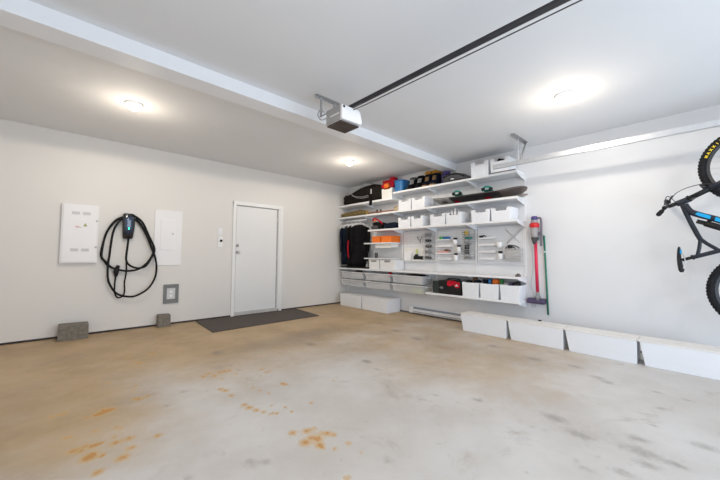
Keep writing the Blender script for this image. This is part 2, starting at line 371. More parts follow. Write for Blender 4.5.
t = thing('framed_outlet', 'small grey framed wall outlet low below the breaker panel', 'outlet', (-3.72, 0, .335))
f = MB()
f.box(-3.83, -3.62, -.022, 0, .335, .40); f.box(-3.83, -3.62, -.022, 0, .575, .632); f.box(-3.83, -3.785, -.022, 0, .40, .575); f.box(-3.665, -3.62, -.022, 0, .40, .575)
build('outlet_frame', f, M['outlet'], t)
build('cover_plate', MB().box(-3.785, -3.665, -.014, 0, .40, .575), M['plate'], t, .003)
for z in (.50, .435): build('socket', MB().box(-3.742, -3.708, -.017, -.0142, z, z+.035), M['white'], t)

t = thing('light_switch', 'white light switch plate left of the door, above the black button', 'switch', (-2.99, 0, 1.45))
build('switch_plate', MB().box(-3.03, -2.955, -.010, 0, 1.455, 1.575), M['panel'], t, .003)
build('rocker', MB().box(-3.01, -2.975, -.015, -.0102, 1.485, 1.55), M['white'], t, .002)
t = thing('opener_button', 'white wall control with one black button left of the door', 'switch', (-2.99, 0, 1.24))
build('control_plate', MB().box(-3.03, -2.95, -.018, 0, 1.24, 1.43), M['white'], t, .004)
build('push_button', MB().lathe([(.022, 0), (.022, -.012), (.015, -.018), (.002, -.019)], (-2.98, -.018, 1.352), 'y', 16), M['black'], t)

# charger with its cable
t = thing('car_charger', 'black wall charger with green light and looped black cable', 'car charger', (-4.318, -.004, 1.33))
def sect(z, hw, d0, n=20, e=.45):
    ring = []
    for k_ in range(n):
        a = 2*PI*k_/n; cx, sy = math.cos(a), math.sin(a)
        ring.append((-4.318+hw*math.copysign(abs(cx)**e, cx), -d0/2+d0/2*math.copysign(abs(sy)**e, sy), z))
    return ring
b = MB(); b.loft([sect(1.33, .052, .07), sect(1.345, .060, .09), sect(1.42, .068, .105), sect(1.54, .075, .12), sect(1.63, .078, .125), sect(1.68, .072, .115), sect(1.70, .058, .09)])
sh_ = build('shell', b, M['gloss'], t)
b = MB()
def face(z, hw, y): return [(-4.318-hw, y+.010, z), (-4.318-hw*.6, y, z), (-4.318, y-.004, z), (-4.318+hw*.6, y, z), (-4.318+hw, y+.010, z), (-4.318+hw*.5, y+.014, z), (-4.318-hw*.5, y+.014, z)]
b.loft([face(1.40, .046, -.106), face(1.50, .056, -.118), face(1.60, .062, -.126), face(1.645, .060, -.125)])
build('face_panel', b, M['glossblue'], t)
build('status_light', MB().box(-4.326, -4.310, -.128, -.118, 1.462, 1.492), M['led'], t, .003)
build('badge', MB().lathe([(.012, 0), (.012, -.004), (.002, -.005)], (-4.345, -.122, 1.665), 'y', 12), M['lightgrey'], t)
def ypts(l, y0, amp=.012):
    return [(x, y0-amp*math.sin(i*1.3), z) for i, (x, z) in enumerate(l)]
S1 = [(-4.345,1.665),(-4.391,1.643),(-4.489,1.553),(-4.566,1.402),(-4.599,1.208),(-4.604,1.057),(-4.568,1.009),(-4.498,.923),(-4.395,.878),(-4.289,.861),(-4.168,.887),(-4.065,.982),(-4.005,1.096),(-3.997,1.175),(-4.086,1.397),(-4.167,1.562),(-4.243,1.641),(-4.30,1.67)]
S2 = [(-4.35,1.64),(-4.409,1.604),(-4.486,1.449),(-4.513,1.21),(-4.52,1.093),(-4.533,.969),(-4.533,.812),(-4.508,.688),(-4.429,.553),(-4.311,.494),(-4.192,.497),(-4.052,.588),(-3.968,.734),(-3.945,.885),(-3.963,1.038),(-4.012,1.172),(-4.098,1.397),(-4.18,1.552),(-4.25,1.625),(-4.30,1.65)]
S3 = [(-4.312,1.357),(-4.324,1.21),(-4.332,1.094),(-4.326,1.007),(-4.279,.939),(-4.187,.902),(-4.095,.93),(-4.023,1.058),(-3.985,1.19),(-4.07,1.40),(-4.15,1.575),(-4.235,1.655),(-4.30,1.68)]
S4 = [(-4.36,1.66),(-4.47,1.585),(-4.555,1.43),(-4.595,1.25),(-4.612,1.10),(-4.585,1.03),(-4.535,.95),(-4.47,.905)]
cb = MB()
cb.tube(smooth_path(ypts(S1, -.05)), .0135, 8); cb.tube(smooth_path(ypts(S2, -.075)), .0135, 8); cb.tube(smooth_path(ypts(S3, -.10)), .0135, 8); cb.tube(smooth_path(ypts(S4, -.028)), .0135, 8)
build('charging_cable', cb, M['rubber'], t)
S5 = [(-4.323,1.006),(-4.318,.90),(-4.322,.803),(-4.334,.70),(-4.328,.60),(-4.335,.53),(-4.367,.489),(-4.408,.486),(-4.44,.552),(-4.446,.68),(-4.438,.79)]
build('cable_lead', MB().tube(smooth_path(ypts(S5, -.05, .006)), .010, 8), M['rubber'], t)
cn = MB(); cn.tube([(-4.438, -.06, .785), (-4.437, -.062, .83), (-4.436, -.066, .875), (-4.43, -.075, .91)], [.016, .030, .034, .028], 12); cn.tube([(-4.43, -.075, .905), (-4.415, -.09, .94)], [.026, .022], 12)
build('connector', cn, M['black'], t)
build('plug_bracket', MB().box(-4.48, -4.36, -.035, 0, .83, .87), M['lightgrey'], t, .003)

# blocks at the wall foot
def block(x0, x1, y0, y1, h, label, dx=0):
    b_ = MB(); n = 10
    for (a0, a1) in ((x0, x1),):
        b_.hexa([(a0, y0, 0), (a1, y0-dx, 0), (a1, y1-dx, 0), (a0, y1, 0)], [(a0+.004, y0+.004, h), (a1-.003, y0-dx+.003, h-.006), (a1-.003, y1-dx, h-.004), (a0+.004, y1, h)])
    o = one('concrete_block', b_, M['cmu'], label, 'concrete block', 'rough concrete blocks at the back wall', .006)
block(-5.015, -4.715, -.225, -.03, .195, 'wider rough concrete block on the floor below the white cabinet', .02)
block(-3.915, -3.745, -.155, -.02, .185, 'smaller rough concrete block on the floor below the framed outlet')

# ------------------------------------------------------------------ ceiling: lights, opener, track
LP = [(-4.50, -1.62, 'ceiling light over the black charger, left of the opener motor'), (-1.43, -1.66, 'small ceiling light between door and shelving in the far corner'), (-1.40, -4.88, 'ceiling light nearest the hanging metal track on the right'),
      (-4.50, -4.95, 'ceiling light overhead behind the photographer'), (-1.85, -6.7, 'added unseen ceiling light near the hanging bike, for its shadow')]  # last fixture is an unseen addition that throws the bike's shadow on the wall
for x, y, lb in LP:
    t = thing('ceiling_light', lb, 'ceiling light', (x, y, H-.075), 'round flush ceiling lights')
    build('base_ring', MB().lathe([(.085, 0), (.085, -.018), (.07, -.02)], (x, y, H), 'z', 24), M['white'], t)
    build('bulb', MB().lathe([(.062, -.02), (.062, -.035), (.052, -.055), (.03, -.07), (.004, -.075)], (x, y, H), 'z', 24), M['bulb'], t)
    ld = bpy.data.lights.new('ceiling_lamp', 'SPOT'); ld.energy = 33 if y > -6 else 17; ld.color = (1., .90, .78); ld.shadow_soft_size = .05; ld.spot_size = math.radians(177); ld.spot_blend = .08
    lo = bpy.data.objects.new('ceiling_lamp', ld); col.objects.link(lo); lo.location = (x, y, H-.11)
    ld = bpy.data.lights.new('ceiling_glow_fill', 'POINT'); ld.energy = 7.5 if y > -6 else .5; ld.color = (1., .86, .68); ld.shadow_soft_size = .07  # extra unseen lamp below the fixture, added to brighten the ceiling around it
    lo = bpy.data.objects.new('ceiling_glow_fill', ld); col.objects.link(lo); lo.location = (x, y, H-.34)

t = thing('garage_door_opener', 'white and grey opener motor with dark rail below the ceiling', 'garage door opener', (-3.05, -3.4, 2.36))
def end(y, s, zt, zb): return [(-3.185, y, zb), (-2.93+s, y, zb+.006), (-2.915+s, y, zb+.03), (-2.93+s*1.5, y, zt-.02), (-2.96+s, y, zt), (-3.185, y, zt)]
b = MB(); b.loft([end(-3.33, 0, 2.512, 2.365), end(-3.50, 0, 2.512, 2.365), end(-3.57, -.02, 2.505, 2.37)], smooth=False)
build('housing', b, M['white'], t, .006)
sp_ = build('side_panel', MB().box(-3.192, -3.1855, -3.545, -3.335, 2.368, 2.505), M['midgrey'], t, .002)
build('caption_strip', MB().box(-3.194, -3.1922, -3.53, -3.40, 2.425, 2.437), M['plate'], sp_)
build('base_plate', MB().box(-3.184, -2.955, -3.545, -3.335, 2.352, 2.3645), M['motorbase'], t, .003)
build('antenna_button', MB().lathe([(.012, 0), (.012, -.01)], (-3.165, -3.563, 2.487), 'y', 12), M['black'], t)
r = MB(); r.box(-3.062, -3.038, YF+.02, -3.50, 2.513, 2.538); r.box(-3.066, -3.034, YF+.02, -3.50, 2.538, 2.543)
build('rail', r, M['rail'], t)
build('drive_chain', MB().tube([(-3.05, -3.56, 2.49), (-3.05, -3.75, 2.482), (-3.05, -5.4, 2.478), (-3.05, YF+.05, 2.478)], .0042, 6), M['rail'], t)
br = MB(); br.box(-3.20, -2.90, -3.185, -3.155, H-.010, H); br.box(-3.20, -2.90, -3.159, -3.155, H-.030, H)
build('ceiling_bracket', br, M['greysteel'], t)
for x in (-3.14, -2.97):
    build('hanger_strap', MB().box(x-.013, x+.013, -3.178, -3.172, 2.515, H-.02).tube([(x, -3.175, 2.525), (x, -3.40, 2.52)], .007, 6), M['greysteel'], t)
cw = MB(); cw.tube(smooth_path([(-3.19, -3.36, 2.44), (-3.23, -3.31, 2.42), (-3.25, -3.28, 2.47), (-3.22, -3.27, 2.53), (-3.16, -3.25, 2.54)]), .006, 6)
build('power_wire', cw, M['greysteel'], t)

t = thing('door_track', 'long galvanised steel track hung along the right wall', 'track', (-.57, -5.5, 2.35))
r = MB(); Y0, Y1 = YF+.05, -3.78
r.box(-.590, -.586, Y0, Y1, 2.355, 2.412); r.box(-.586, -.545, Y0, Y1, 2.355, 2.359); r.box(-.586, -.545, Y0, Y1, 2.408, 2.412); r.box(-.549, -.545, Y0, Y1, 2.394, 2.408); r.box(-.549, -.545, Y0, Y1, 2.359, 2.371)
build('channel', r, M['galv'], t)
for y in (-4.12, -6.6):
    h = MB(); h.box(-.74, -.25, y-.018, y+.018, H-.006, H); h.box(-.74, -.25, y+.014, y+.018, H-.035, H)
    hb = build('hanger', h, M['greysteel'], t)
    build('strap', MB().box(-.562, -.540, y-.002, y+.002, 2.41, H-.006), M['lightgrey'], hb)
    build('brace', MB().tube([(-.27, y, H-.01), (-.545, y-.02, 2.415)], .011, 4), M['greysteel'], hb)

# ------------------------------------------------------------------ shelving on the right wall
SD = -.3243   # front edge
UP = [-.03, -.86, -1.68, -2.47, -3.24, -4.00]
for i, (y, lb) in enumerate(zip(UP, ['at the far corner behind the hanging clothes', 'beside the hanging clothes', 'left of the first pegboard', 'between first and second pegboard', 'between second and third pegboard', 'at the shelving end nearest the red vacuum'])):
    top = 2.20 if i < 2 else 2.31
    o = MB().box(-.014, -.001, y-.012, y+.012, .42, top)
    one('shelf_upright', o, M['shelf'], 'slim white wall upright ' + lb, 'shelf upright', 'white wall uprights')
def shelf(y0, y1, ztop, th, label, ups, depth=-SD, name='wall_shelf', bh=.055):
    t_ = thing(name, label, 'shelf', (-depth/2, (y0+y1)/2, ztop-th), 'white wall shelves')
    build('board', MB().box(-depth, -.016, y0, y1, ztop-th, ztop), M['shelf'], t_, .003)
    for u in ups:
        p = [(-.016, 0), (-depth+.02, 0), (-depth+.02, -.012), (-.10, -bh), (-.016, -bh-.012)]
        build('bracket', MB().prism(p, lambda a, z, w_: (a, w_, ztop-th+z), u-.006, u+.006), M['shelf'], t_)
    return t_
ZTL, ZTR, Z2, Z3, ZO, ZS, ZW, ZB = 2.258, 2.357, 1.982, 1.65, 1.378, 1.062, .832, .482
shelf(-1.66, -.004, ZTL, .042, 'white top shelf under the black duffel bag', UP[1:2])
shelf(-4.01, -1.67, ZTR, .034, 'white top shelf nearest the ceiling track with boots and bins', UP[2:])
shelf(-4.01, -.004, Z2, .034, 'white second shelf from the top with snowboard', UP[1:])
shelf(-4.01, -.99, Z3, .034, 'white third shelf from top with a row of notched bins', UP[2:])
shelf(-1.64, -.87, ZO, .026, 'short white shelf under the orange boxes', [], name='short_shelf')
shelf(-1.64, -.88, ZS, .024, 'short white shelf just above the two white boxes with dark labels', [], name='short_shelf')
shelf(-4.01, -.004, ZW, .032, 'long white worktop shelf under the pegboards', [-.883, -1.642, -2.425, -3.24, -4.00], name='worktop_shelf')
shelf(-4.02, -2.44, ZB, .030, 'lowest white shelf under the black toolbox', UP[3:])

# bins ---------------------------------------------------------------------------------
def notched_bin(y0, y1, z, h, label, group, xf=-.312, xb=-.03, notch=.045, m='box', n0=.2, n1=.78):
    b_ = MB(); T = .008; tp = .010
    W = y1-y0
    # front face with a notch; y0 is the end nearest the camera
    pts = [(y0+tp, 0), (y1-tp, 0), (y1, h), (y0+W*n1, h), (y0+W*(n1-.03), h-notch), (y0+W*(n0+.03), h-notch), (y0+W*n0, h), (y0, h)]
    b_.prism(pts, lambda a, c_, w_: (w_, a, z+c_), xf, xf+T)
    b_.prism([(y0+tp, 0), (y1-tp, 0), (y1, h), (y0, h)], lambda a, c_, w_: (w_, a, z+c_), xb-T, xb)
    b_.hexa([(xf+T, y0+tp, z), (xb-T, y0+tp, z), (xb-T, y0+tp+T, z), (xf+T, y0+tp+T, z)], [(xf+T, y0, z+h), (xb-T, y0, z+h), (xb-T, y0+T, z+h), (xf+T, y0+T, z+h)])
    b_.hexa([(xf+T, y1-tp-T, z), (xb-T, y1-tp-T, z), (xb-T, y1-tp, z), (xf+T, y1-tp, z)], [(xf+T, y1-T, z+h), (xb-T, y1-T, z+h), (xb-T, y1, z+h), (xf+T, y1, z+h)])
    b_.box(xf+T, xb-T, y0+tp+T, y1-tp-T, z, z+T)
    return one('storage_bin', b_, M[m], label, 'storage bin', group, .0025)
e = .0006
G = 'white notched bins on the wall shelves'
notched_bin(-3.588, -3.302, ZTR+e, .235, 'white notched bin on the top shelf, beside the dark grey bag', G)
notched_bin(-3.895, -3.618, ZTR+e, .225, 'white notched bin on the top shelf behind the track end', G)
notched_bin(-2.118, -1.815, Z2+e, .20, 'white notched bin on the second shelf beside the brass-ringed rod', G)
notched_bin(-2.425, -2.130, Z2+e, .20, 'white notched bin on the second shelf beside the snowboard nose', G)
B3 = [(-2.10, -1.805, 'first white notched bin on the third shelf, beside the navy bag'), (-2.39, -2.115, 'second white notched bin on the third shelf counting from the navy bag'),
      (-2.835, -2.535, 'third white notched bin on the third shelf counting from the navy bag'), (-3.135, -2.850, 'white notched bin on the third shelf holding upright white bottles'),
      (-3.605, -3.303, 'fifth white notched bin on the third shelf, second from the vacuum end'), (-3.915, -3.622, 'white notched bin at the vacuum end of the third shelf')]
for y0, y1, lb in B3: notched_bin(y0, y1, Z3+e, .19, lb, G)
notched_bin(-1.652, -1.368, ZTL+e, .20, 'off-white bin on the top shelf holding the red bags', G, m='warmwhite', notch=.02)
G2 = 'white open bins on the lowest shelf'
for y0, y1, lb in [(-3.418, -3.140, 'white open bin on the lowest shelf beside the toolbox, with dark tools'), (-3.724, -3.438, 'white open bin, middle of three on the lowest shelf, with a red-orange pouch'), (-4.018, -3.745, 'white open bin at the vacuum end of the lowest shelf')]:
    notched_bin(y0, y1, ZB+e, .225, lb, G2, notch=.004)
# white handled boxes on the worktop
for y0, y1, lb in [(-1.300, -1.005, 'white box with dark label on the worktop beside the clothes'), (-1.725, -1.325, 'wider white box with dark label on the worktop beside the first pegboard')]:
    t = thing('labelled_box', lb, 'box', (-.17, (y0+y1)/2, ZW), 'white boxes with dark labels')
    build('body', MB().hexa([(-.30, y0+.006, ZW+e), (-.03, y0+.006, ZW+e), (-.03, y1-.006, ZW+e), (-.30, y1-.006, ZW+e)], [(-.305, y0, ZW+.197), (-.03, y0, ZW+.197), (-.03, y1, ZW+.197), (-.305, y1, ZW+.197)]), M['white'], t, .006)
    yc = (y0+y1)/2
    build('label_holder', MB().box(-.309, -.3045, yc-.075, yc+.075, ZW+.15, ZW+.185), M['midgrey'], t, .002)
# orange boxes
for y0, y1, x0, lb in [(-1.325, -1.09, -.30, 'smaller orange box beside the clothes on the short shelf'), (-1.625, -1.362, -.31, 'larger orange box on the short shelf beside the pegboard')]:
    t = thing('orange_box', lb, 'box', (x0/2, (y0+y1)/2, ZO), 'orange boxes on the short shelf')
    build('body', MB().box(x0, -.03, y0, y1, ZO+e, ZO+.105), M['orange'], t, .004)
    build('lid', MB().box(x0-.004, -.027, y0-.003, y1+.003, ZO+.1055, ZO+.13), M['orange'], t, .004)
one('short_black_bar', MB().box(-.30, -.27, -1.06, -.90, ZO+e, ZO+.028), M['black'], 'short black bar lying beside the smaller orange box', 'tool', bevel=.004)

# ------------------------------------------------------------------ top shelves
# duffel bag
t = thing('duffel_bag', 'long black duffel bag lying on the top shelf in the far corner', 'bag', (-.19, -.75, ZTL))
def bag_ring(y, hx, z0, z1, cx=-.19, n=20, ee=.62):
    zc, hz = (z0+z1)/2, (z1-z0)/2
    return [(cx+hx*math.copysign(abs(math.cos(2*PI*k_/n))**ee, math.cos(2*PI*k_/n)), y+.02*math.sin(5*k_+y*9), zc+hz*math.copysign(abs(math.sin(2*PI*k_/n))**ee, math.sin(2*PI*k_/n))) for k_ in range(n)]
b = MB(); z0 = ZTL+.002
b.loft([bag_ring(-.13, .05, z0+.05, z0+.13), bag_ring(-.15, .11, z0+.01, z0+.20), bag_ring(-.22, .14, z0, z0+.235), bag_ring(-.32, .14, z0, z0+.225), bag_ring(-.40, .14, z0, z0+.25), bag_ring(-.60, .14, z0, z0+.315), bag_ring(-.85, .145, z0, z0+.355), bag_ring(-1.10, .145, z0, z0+.365), bag_ring(-1.26, .14, z0, z0+.33), bag_ring(-1.33, .12, z0+.01, z0+.30), bag_ring(-1.355, .06, z0+.08, z0+.22)])
build('body', b, M['brownblack'], t)
b = MB()
for z_, o_ in ((.15, 0), (.12, .03)):
    b.tube(smooth_path([(-.335, -.45-o_, z0+z_+.07), (-.337, -.60-o_, z0+z_), (-.337, -.80-o_, z0+z_-.035), (-.337, -1.0-o_*.5, z0+z_-.03)]), .004, 6)
build('piping', b, M['lightgrey'], t)
b = MB(); b.tube(smooth_path([(-.25, -.66, z0+.32), (-.30, -.78, z0+.375), (-.30, -.95, z0+.40), (-.25, -1.08, z0+.365)]), .010, 6)
build('carry_handle', b, M['midgrey'], t)
b = MB(); b.box(-.347, -.341, -1.115, -1.07, z0-.01, z0+.30); b.box(-.352, -.335, -1.12, -1.05, ZTL-.10, z0-.005)
build('strap', b, M['blackcloth'], t, .002)
build('buckle', MB().box(-.353, -.3475, -1.12, -1.085, z0+.14, z0+.24), M['lightgrey'], t, .002)
# red bags in the off-white bin
one('red_bag', MB().blob((-.19, -1.48, ZTL+.285), (.11, .145, .10), .8, amp=.25, seed=3).blob((-.17, -1.56, ZTL+.355), (.09, .09, .085), .8, amp=.25, seed=5).blob((-.24, -1.40, ZTL+.27), (.06, .07, .06), .8, amp=.25, seed=6), M['redbag'], 'crumpled red bag heaped on the off-white bin', 'bag')
one('orange_pouch', MB().blob((-.335, -1.53, ZTL+.245), (.03, .065, .05), .8, amp=.3, seed=8), M['orangecloth'], 'small orange pouch at the front of the red bag', 'pouch')
# blue bin
t = thing('blue_bin', 'blue plastic tub on the top shelf beside the red bags', 'tub', (-.19, -1.80, ZTR))
def rr(y0, y1, x0, x1, z, r_=.05, n=5):
    o_ = []
    for cx, cy, a0 in ((x1-r_, y1-r_, 0), (x0+r_, y1-r_, PI/2), (x0+r_, y0+r_, PI), (x1-r_, y0+r_, 1.5*PI)):
        for i in range(n+1): a = a0+PI/2*i/n; o_.append((cx+r_*math.cos(a), cy+r_*math.sin(a), z))
    return o_
b = MB(); b.loft([rr(-1.895, -1.690, -.30, -.05, ZTR+e), rr(-1.905, -1.685, -.31, -.045, ZTR+.20), rr(-1.912, -1.678, -.318, -.04, ZTR+.205), rr(-1.912, -1.678, -.318, -.04, ZTR+.225), rr(-1.90, -1.69, -.30, -.06, ZTR+.225), rr(-1.89, -1.70, -.29, -.07, ZTR+.03)], cap=False, smooth=False)
b.add(rr(-1.895, -1.690, -.30, -.05, ZTR+e), [tuple(range(24))[::-1]])
build('tub', b, M['blue'], t)
build('contents', MB().blob((-.18, -1.795, ZTR+.15), (.10, .085, .06), .7, amp=.2, seed=2), M['navy'], t)
one('white_board', MB().box(-.036, -.018, -2.30, -1.675, ZTR+e, ZTR+.335), M['white'], 'white board standing against the wall behind the blue tub and boots', 'board', bevel=.003)
# boots
def boot(y, w_, z, h, xs, label, group, mb, ms, mc, flip=0):
    t_ = thing('boot', label, 'boot', (-.20, y, z), group)
    x0, x1 = xs     # toe toward room (x0), heel near wall
    def ring(zz, xa, xb, hw):
        cx = (xa+xb)/2; hx = (xb-xa)/2
        return [(cx+hx*math.copysign(abs(math.cos(a))**.7, math.cos(a)), y+hw*math.copysign(abs(math.sin(a))**.7, math.sin(a)), zz) for a in [2*PI*i/16 for i in range(16)]]
    hw = w_/2
    b_ = MB(); b_.loft([ring(z+.028, x0+.005, x1-.004, hw*.94), ring(z+.065, x0+.01, x1-.004, hw*.95), ring(z+.095, x0+.06, x1-.004, hw*.88), ring(z+.13, x0+.115, x1, hw*.82), ring(z+h*.75, x0+.12, x1, hw*.86), ring(z+h*.82, x0+.115, x1+.004, hw*.9)])
    build('upper', b_, mb, t_)
    build('sole', MB().loft([ring(z+e, x0, x1, hw*.96), ring(z+.027, x0, x1, hw)], smooth=False), ms, t_)
    b_ = MB(); b_.loft([ring(z+h*.81, x0+.11, x1+.006, hw*.93), ring(z+h*.93, x0+.10, x1+.008, hw), ring(z+h, x0+.115, x1, hw*.9), ring(z+h*.9, x0+.15, x1-.03, hw*.5)])
    build('cuff', b_, mc, t_)
    b_ = MB()
    for i in range(5): b_.box(x0+.085-(.006 if i else 0)+i*.006, x0+.105+i*.004, y-hw*.5, y+hw*.5, z+.095+i*.022, z+.103+i*.022)
    build('laces', b_, M['lightgrey'] if mb is M['blackcloth'] else M['tan'], t_)
    return t_
boot(-2.06, .15, ZTR, .245, (-.315, -.05), 'black boot on the top shelf, next to the blue tub', 'boots on the top shelf', M['blackcloth'], M['rubber'], M['darkgrey'])
boot(-2.235, .15, ZTR, .25, (-.315, -.05), 'black boot on the top shelf, next to the mustard cuffed boots', 'boots on the top shelf', M['blackcloth'], M['rubber'], M['blackcloth'])
boot(-2.40, .145, ZTR, .30, (-.315, -.05), 'dark boot with mustard cuff on the top shelf, beside the black boots', 'boots on the top shelf', M['navy'], M['tan'], M['mustard'])
boot(-2.555, .145, ZTR, .295, (-.315, -.05), 'dark boot with mustard cuff on the top shelf, beside the dark grey bag', 'boots on the top shelf', M['navy'], M['tan'], M['mustard'])
# dark grey bag
t = thing('dark_grey_bag', 'long dark grey bag tapering to a point on the top shelf', 'bag', (-.2, -3.0, ZTR))
b = MB(); z0 = ZTR+.002
b.loft([bag_ring(-2.77, .06, z0+.03, z0+.07, -.2), bag_ring(-2.79, .11, z0, z0+.115, -.2), bag_ring(-2.88, .12, z0, z0+.145, -.2), bag_ring(-3.00, .12, z0, z0+.155, -.2), bag_ring(-3.10, .12, z0, z0+.13, -.2), bag_ring(-3.20, .11, z0, z0+.07, -.2), bag_ring(-3.265, .06, z0, z0+.025, -.2)])
build('body', b, M['darkgrey'], t)
build('piping', MB().tube(smooth_path([(-.315, -2.80, z0+.085), (-.312, -2.95, z0+.115), (-.312, -3.08, z0+.105), (-.31, -3.19, z0+.05)]), .010, 6), M['blackcloth'], t)
build('tag', MB().box(-.328, -.322, -3.01, -2.955, z0+.03, z0+.045), M['white'], t)
one('violet_bundle', MB().blob((-.10, -2.70, ZTR+.115), (.055, .055, .112), .8, amp=.2, seed=11).blob((-.09, -2.73, ZTR+.235), (.05, .06, .05), .8, amp=.2, seed=12), M['violet'], 'violet bundle showing between the mustard cuffed boots and the dark grey bag', 'bundle')
one('thin_dark_plank', MB().box(-.322, -.314, -3.99, -3.63, ZTR+.001, ZTR+.016), M['taupe'], 'thin dark brown strip lying on the top shelf edge before the bin', 'strip')
one('dark_tool', MB().blob((-.17, -3.74, ZTR+.205), (.10, .055, .03), .7, amp=.2, seed=4), M['black'], 'black tool handles showing in the top shelf bin behind the track', 'tool')

# ------------------------------------------------------------------ second shelf
t = thing('olive_bag', 'long olive brown canvas bag on the second shelf', 'bag', (-.2, -.48, Z2))
b = MB(); z0 = Z2+.002
b.loft([bag_ring(-.05, .05, z0+.01, z0+.05, -.21), bag_ring(-.08, .09, z0, z0+.085, -.21), bag_ring(-.25, .10, z0, z0+.105, -.21), bag_ring(-.50, .10, z0, z0+.125, -.21), bag_ring(-.72, .10, z0, z0+.13, -.21), bag_ring(-.82, .09, z0, z0+.10, -.21), bag_ring(-.86, .04, z0+.02, z0+.07, -.21)])
build('body', b, M['olive'], t)
build('strap', MB().tube(smooth_path([(-.312, -.62, z0+.02), (-.315, -.66, z0+.08), (-.28, -.68, z0+.128)]), .012, 6), M['brown'], t)
t = thing('ringed_rod', 'thin brown wooden rod with two brass rings on the second shelf', 'rod', (-.3, -1.35, Z2))
build('shaft', MB().tube([(-.30, -.92, Z2+.030), (-.30, -1.74, Z2+.024)], [.017, .012], 8), M['wood'], t)
for y, zc, R_ in ((-.955, Z2+.042, .030), (-1.755, Z2+.047, .036)):
    build('ring', MB().tube([(-.31, y+R_*math.cos(a), zc+R_*math.sin(a)) for a in [2*PI*i/16 for i in range(16)]], .011, 8, closed=True), M['brass'], t)
for y, lb in ((-1.11, 'small black round weight on the second shelf, nearer the olive bag'), (-1.21, 'small black round weight on the second shelf, nearer the notched bins')):
    one('round_weight', MB().lathe([(.03, 0), (.036, .012), (.036, .05), (.02, .065), (.02, .085), (.026, .095), (.004, .10)], (-.17, y, Z2+e), 'z', 14), M['darkgrey'], lb, 'weight', 'small round weights')
# snowboard
t = thing('snowboard', 'dark snowboard with teal bindings tilted on the second shelf', 'snowboard', (-.19, -3.33, Z2))
def board():
    b_ = MB(); N = 64; K = 8; yA, yB = -2.54, -4.10; rings_t = []; 
    th = math.radians(20); hwm = .142
    for i in range(N+1):
        s_ = i/N; y = yA+(yB-yA)*s_
        e_ = min(s_, 1-s_)*(yA-yB)             # distance from the tip
        hw = hwm*math.sqrt(max(.012, 1-max(0, 1-e_/(.20 if s_ < .5 else .34))**2.0))*(1-.06*math.sin(PI*s_))
        up = .055*max(0, 1-e_/.26)**2
        if s_ > .5: up = .062*max(0, 1-e_/.36)**1.6
        row = []
        for k_ in range(K+1):
            q = -1+2*k_/K                          # -1 wall edge, +1 room edge
            cx = -.195-q*hw*math.cos(th); z = Z2+.072+q*hw*math.sin(th)+up*math.cos(th)
            row.append((cx-up*math.sin(th)*0, y, z))
        rings_t.append(row)
    T = .010
    vs = []; 
    for row in rings_t: vs += row
    n0 = len(vs)
    for row in rings_t: vs += [(x, y, z-T) for x, y, z in row]
    W = K+1; 
    for i in range(N):
        ym = (rings_t[i][0][1]+rings_t[i+1][0][1])/2
        for k_ in range(K):
            a = i*W+k_; f1 = (a, a+1, a+W+1, a+W); f2 = tuple(q+n0 for q in f1[::-1])
            mi = 0
            if ym > -2.90: mi = 1
            if ym < -3.74: mi = 3
            if (-3.03 < ym < -2.93 and k_ in (1, 2, 3)) or (-3.57 < ym < -3.46 and k_ in (1, 2, 3)): mi = 2
            if mi == 1 and k_ in (3, 4) and -2.80 < ym < -2.72: mi = 0
            b_.f += [f1, f2]; b_.sm += [True, True]; b_.mi += [0, mi]
        for a, c_ in ((i*W, (i+1)*W), (i*W+K, (i+1)*W+K)):
            b_.f.append((a, c_, c_+n0, a+n0)); b_.sm.append(False); b_.mi.append(0)
    for r_ in (0, N):
        for k_ in range(K): a = r_*W+k_; b_.f.append((a, a+1, a+1+n0, a+n0)); b_.sm.append(False); b_.mi.append(0)
    b_.v = vs
    return b_
build('deck', board(), [M['board_dark'], M['board_grey'], M['redcloth'], M['taupe']], t)
for y in (-3.06, -3.565):
    b = MB(); R_ = Matrix.Rotation(math.radians(20), 3, 'Y')
    b.box(-.30, -.11, y-.07, y+.07, Z2+.115, Z2+.130, R_)
    bi = build('binding', b, M['teal'], t, .006)
    b = MB(); b.tube(smooth_path([(-.30, y+.075, Z2+.135), (-.305, y+.055, Z2+.185), (-.305, y, Z2+.20), (-.305, y-.055, Z2+.175), (-.30, y-.075, Z2+.13)]), [.016]*21, 8)
    build('strap', b, M['teal'], bi)
    b = MB(); b.blob((-.315, y+.06, Z2+.165), (.022, .028, .022), .6); b.blob((-.315, y-.06, Z2+.155), (.022, .028, .024), .6)
    build('ratchet', b, M['black'], bi)
one('dark_flat_board', MB().loft([[(-.30, -2.6, Z2+.002), (-.17, -2.6, Z2+.002), (-.17, -2.6, Z2+.010), (-.30, -2.6, Z2+.010)], [(-.30, -3.98, Z2+.002), (-.17, -3.98, Z2+.002), (-.17, -3.98, Z2+.010), (-.30, -3.98, Z2+.010)],
    [(-.29, -4.06, Z2+.004), (-.18, -4.06, Z2+.004), (-.18, -4.06, Z2+.022), (-.29, -4.06, Z2+.022)], [(-.26, -4.115, Z2+.014), (-.21, -4.115, Z2+.014), (-.21, -4.115, Z2+.024), (-.26, -4.115, Z2+.024)]], smooth=False), M['taupe'], 'dark flat board poking past the second shelf end under the snowboard', 'board')

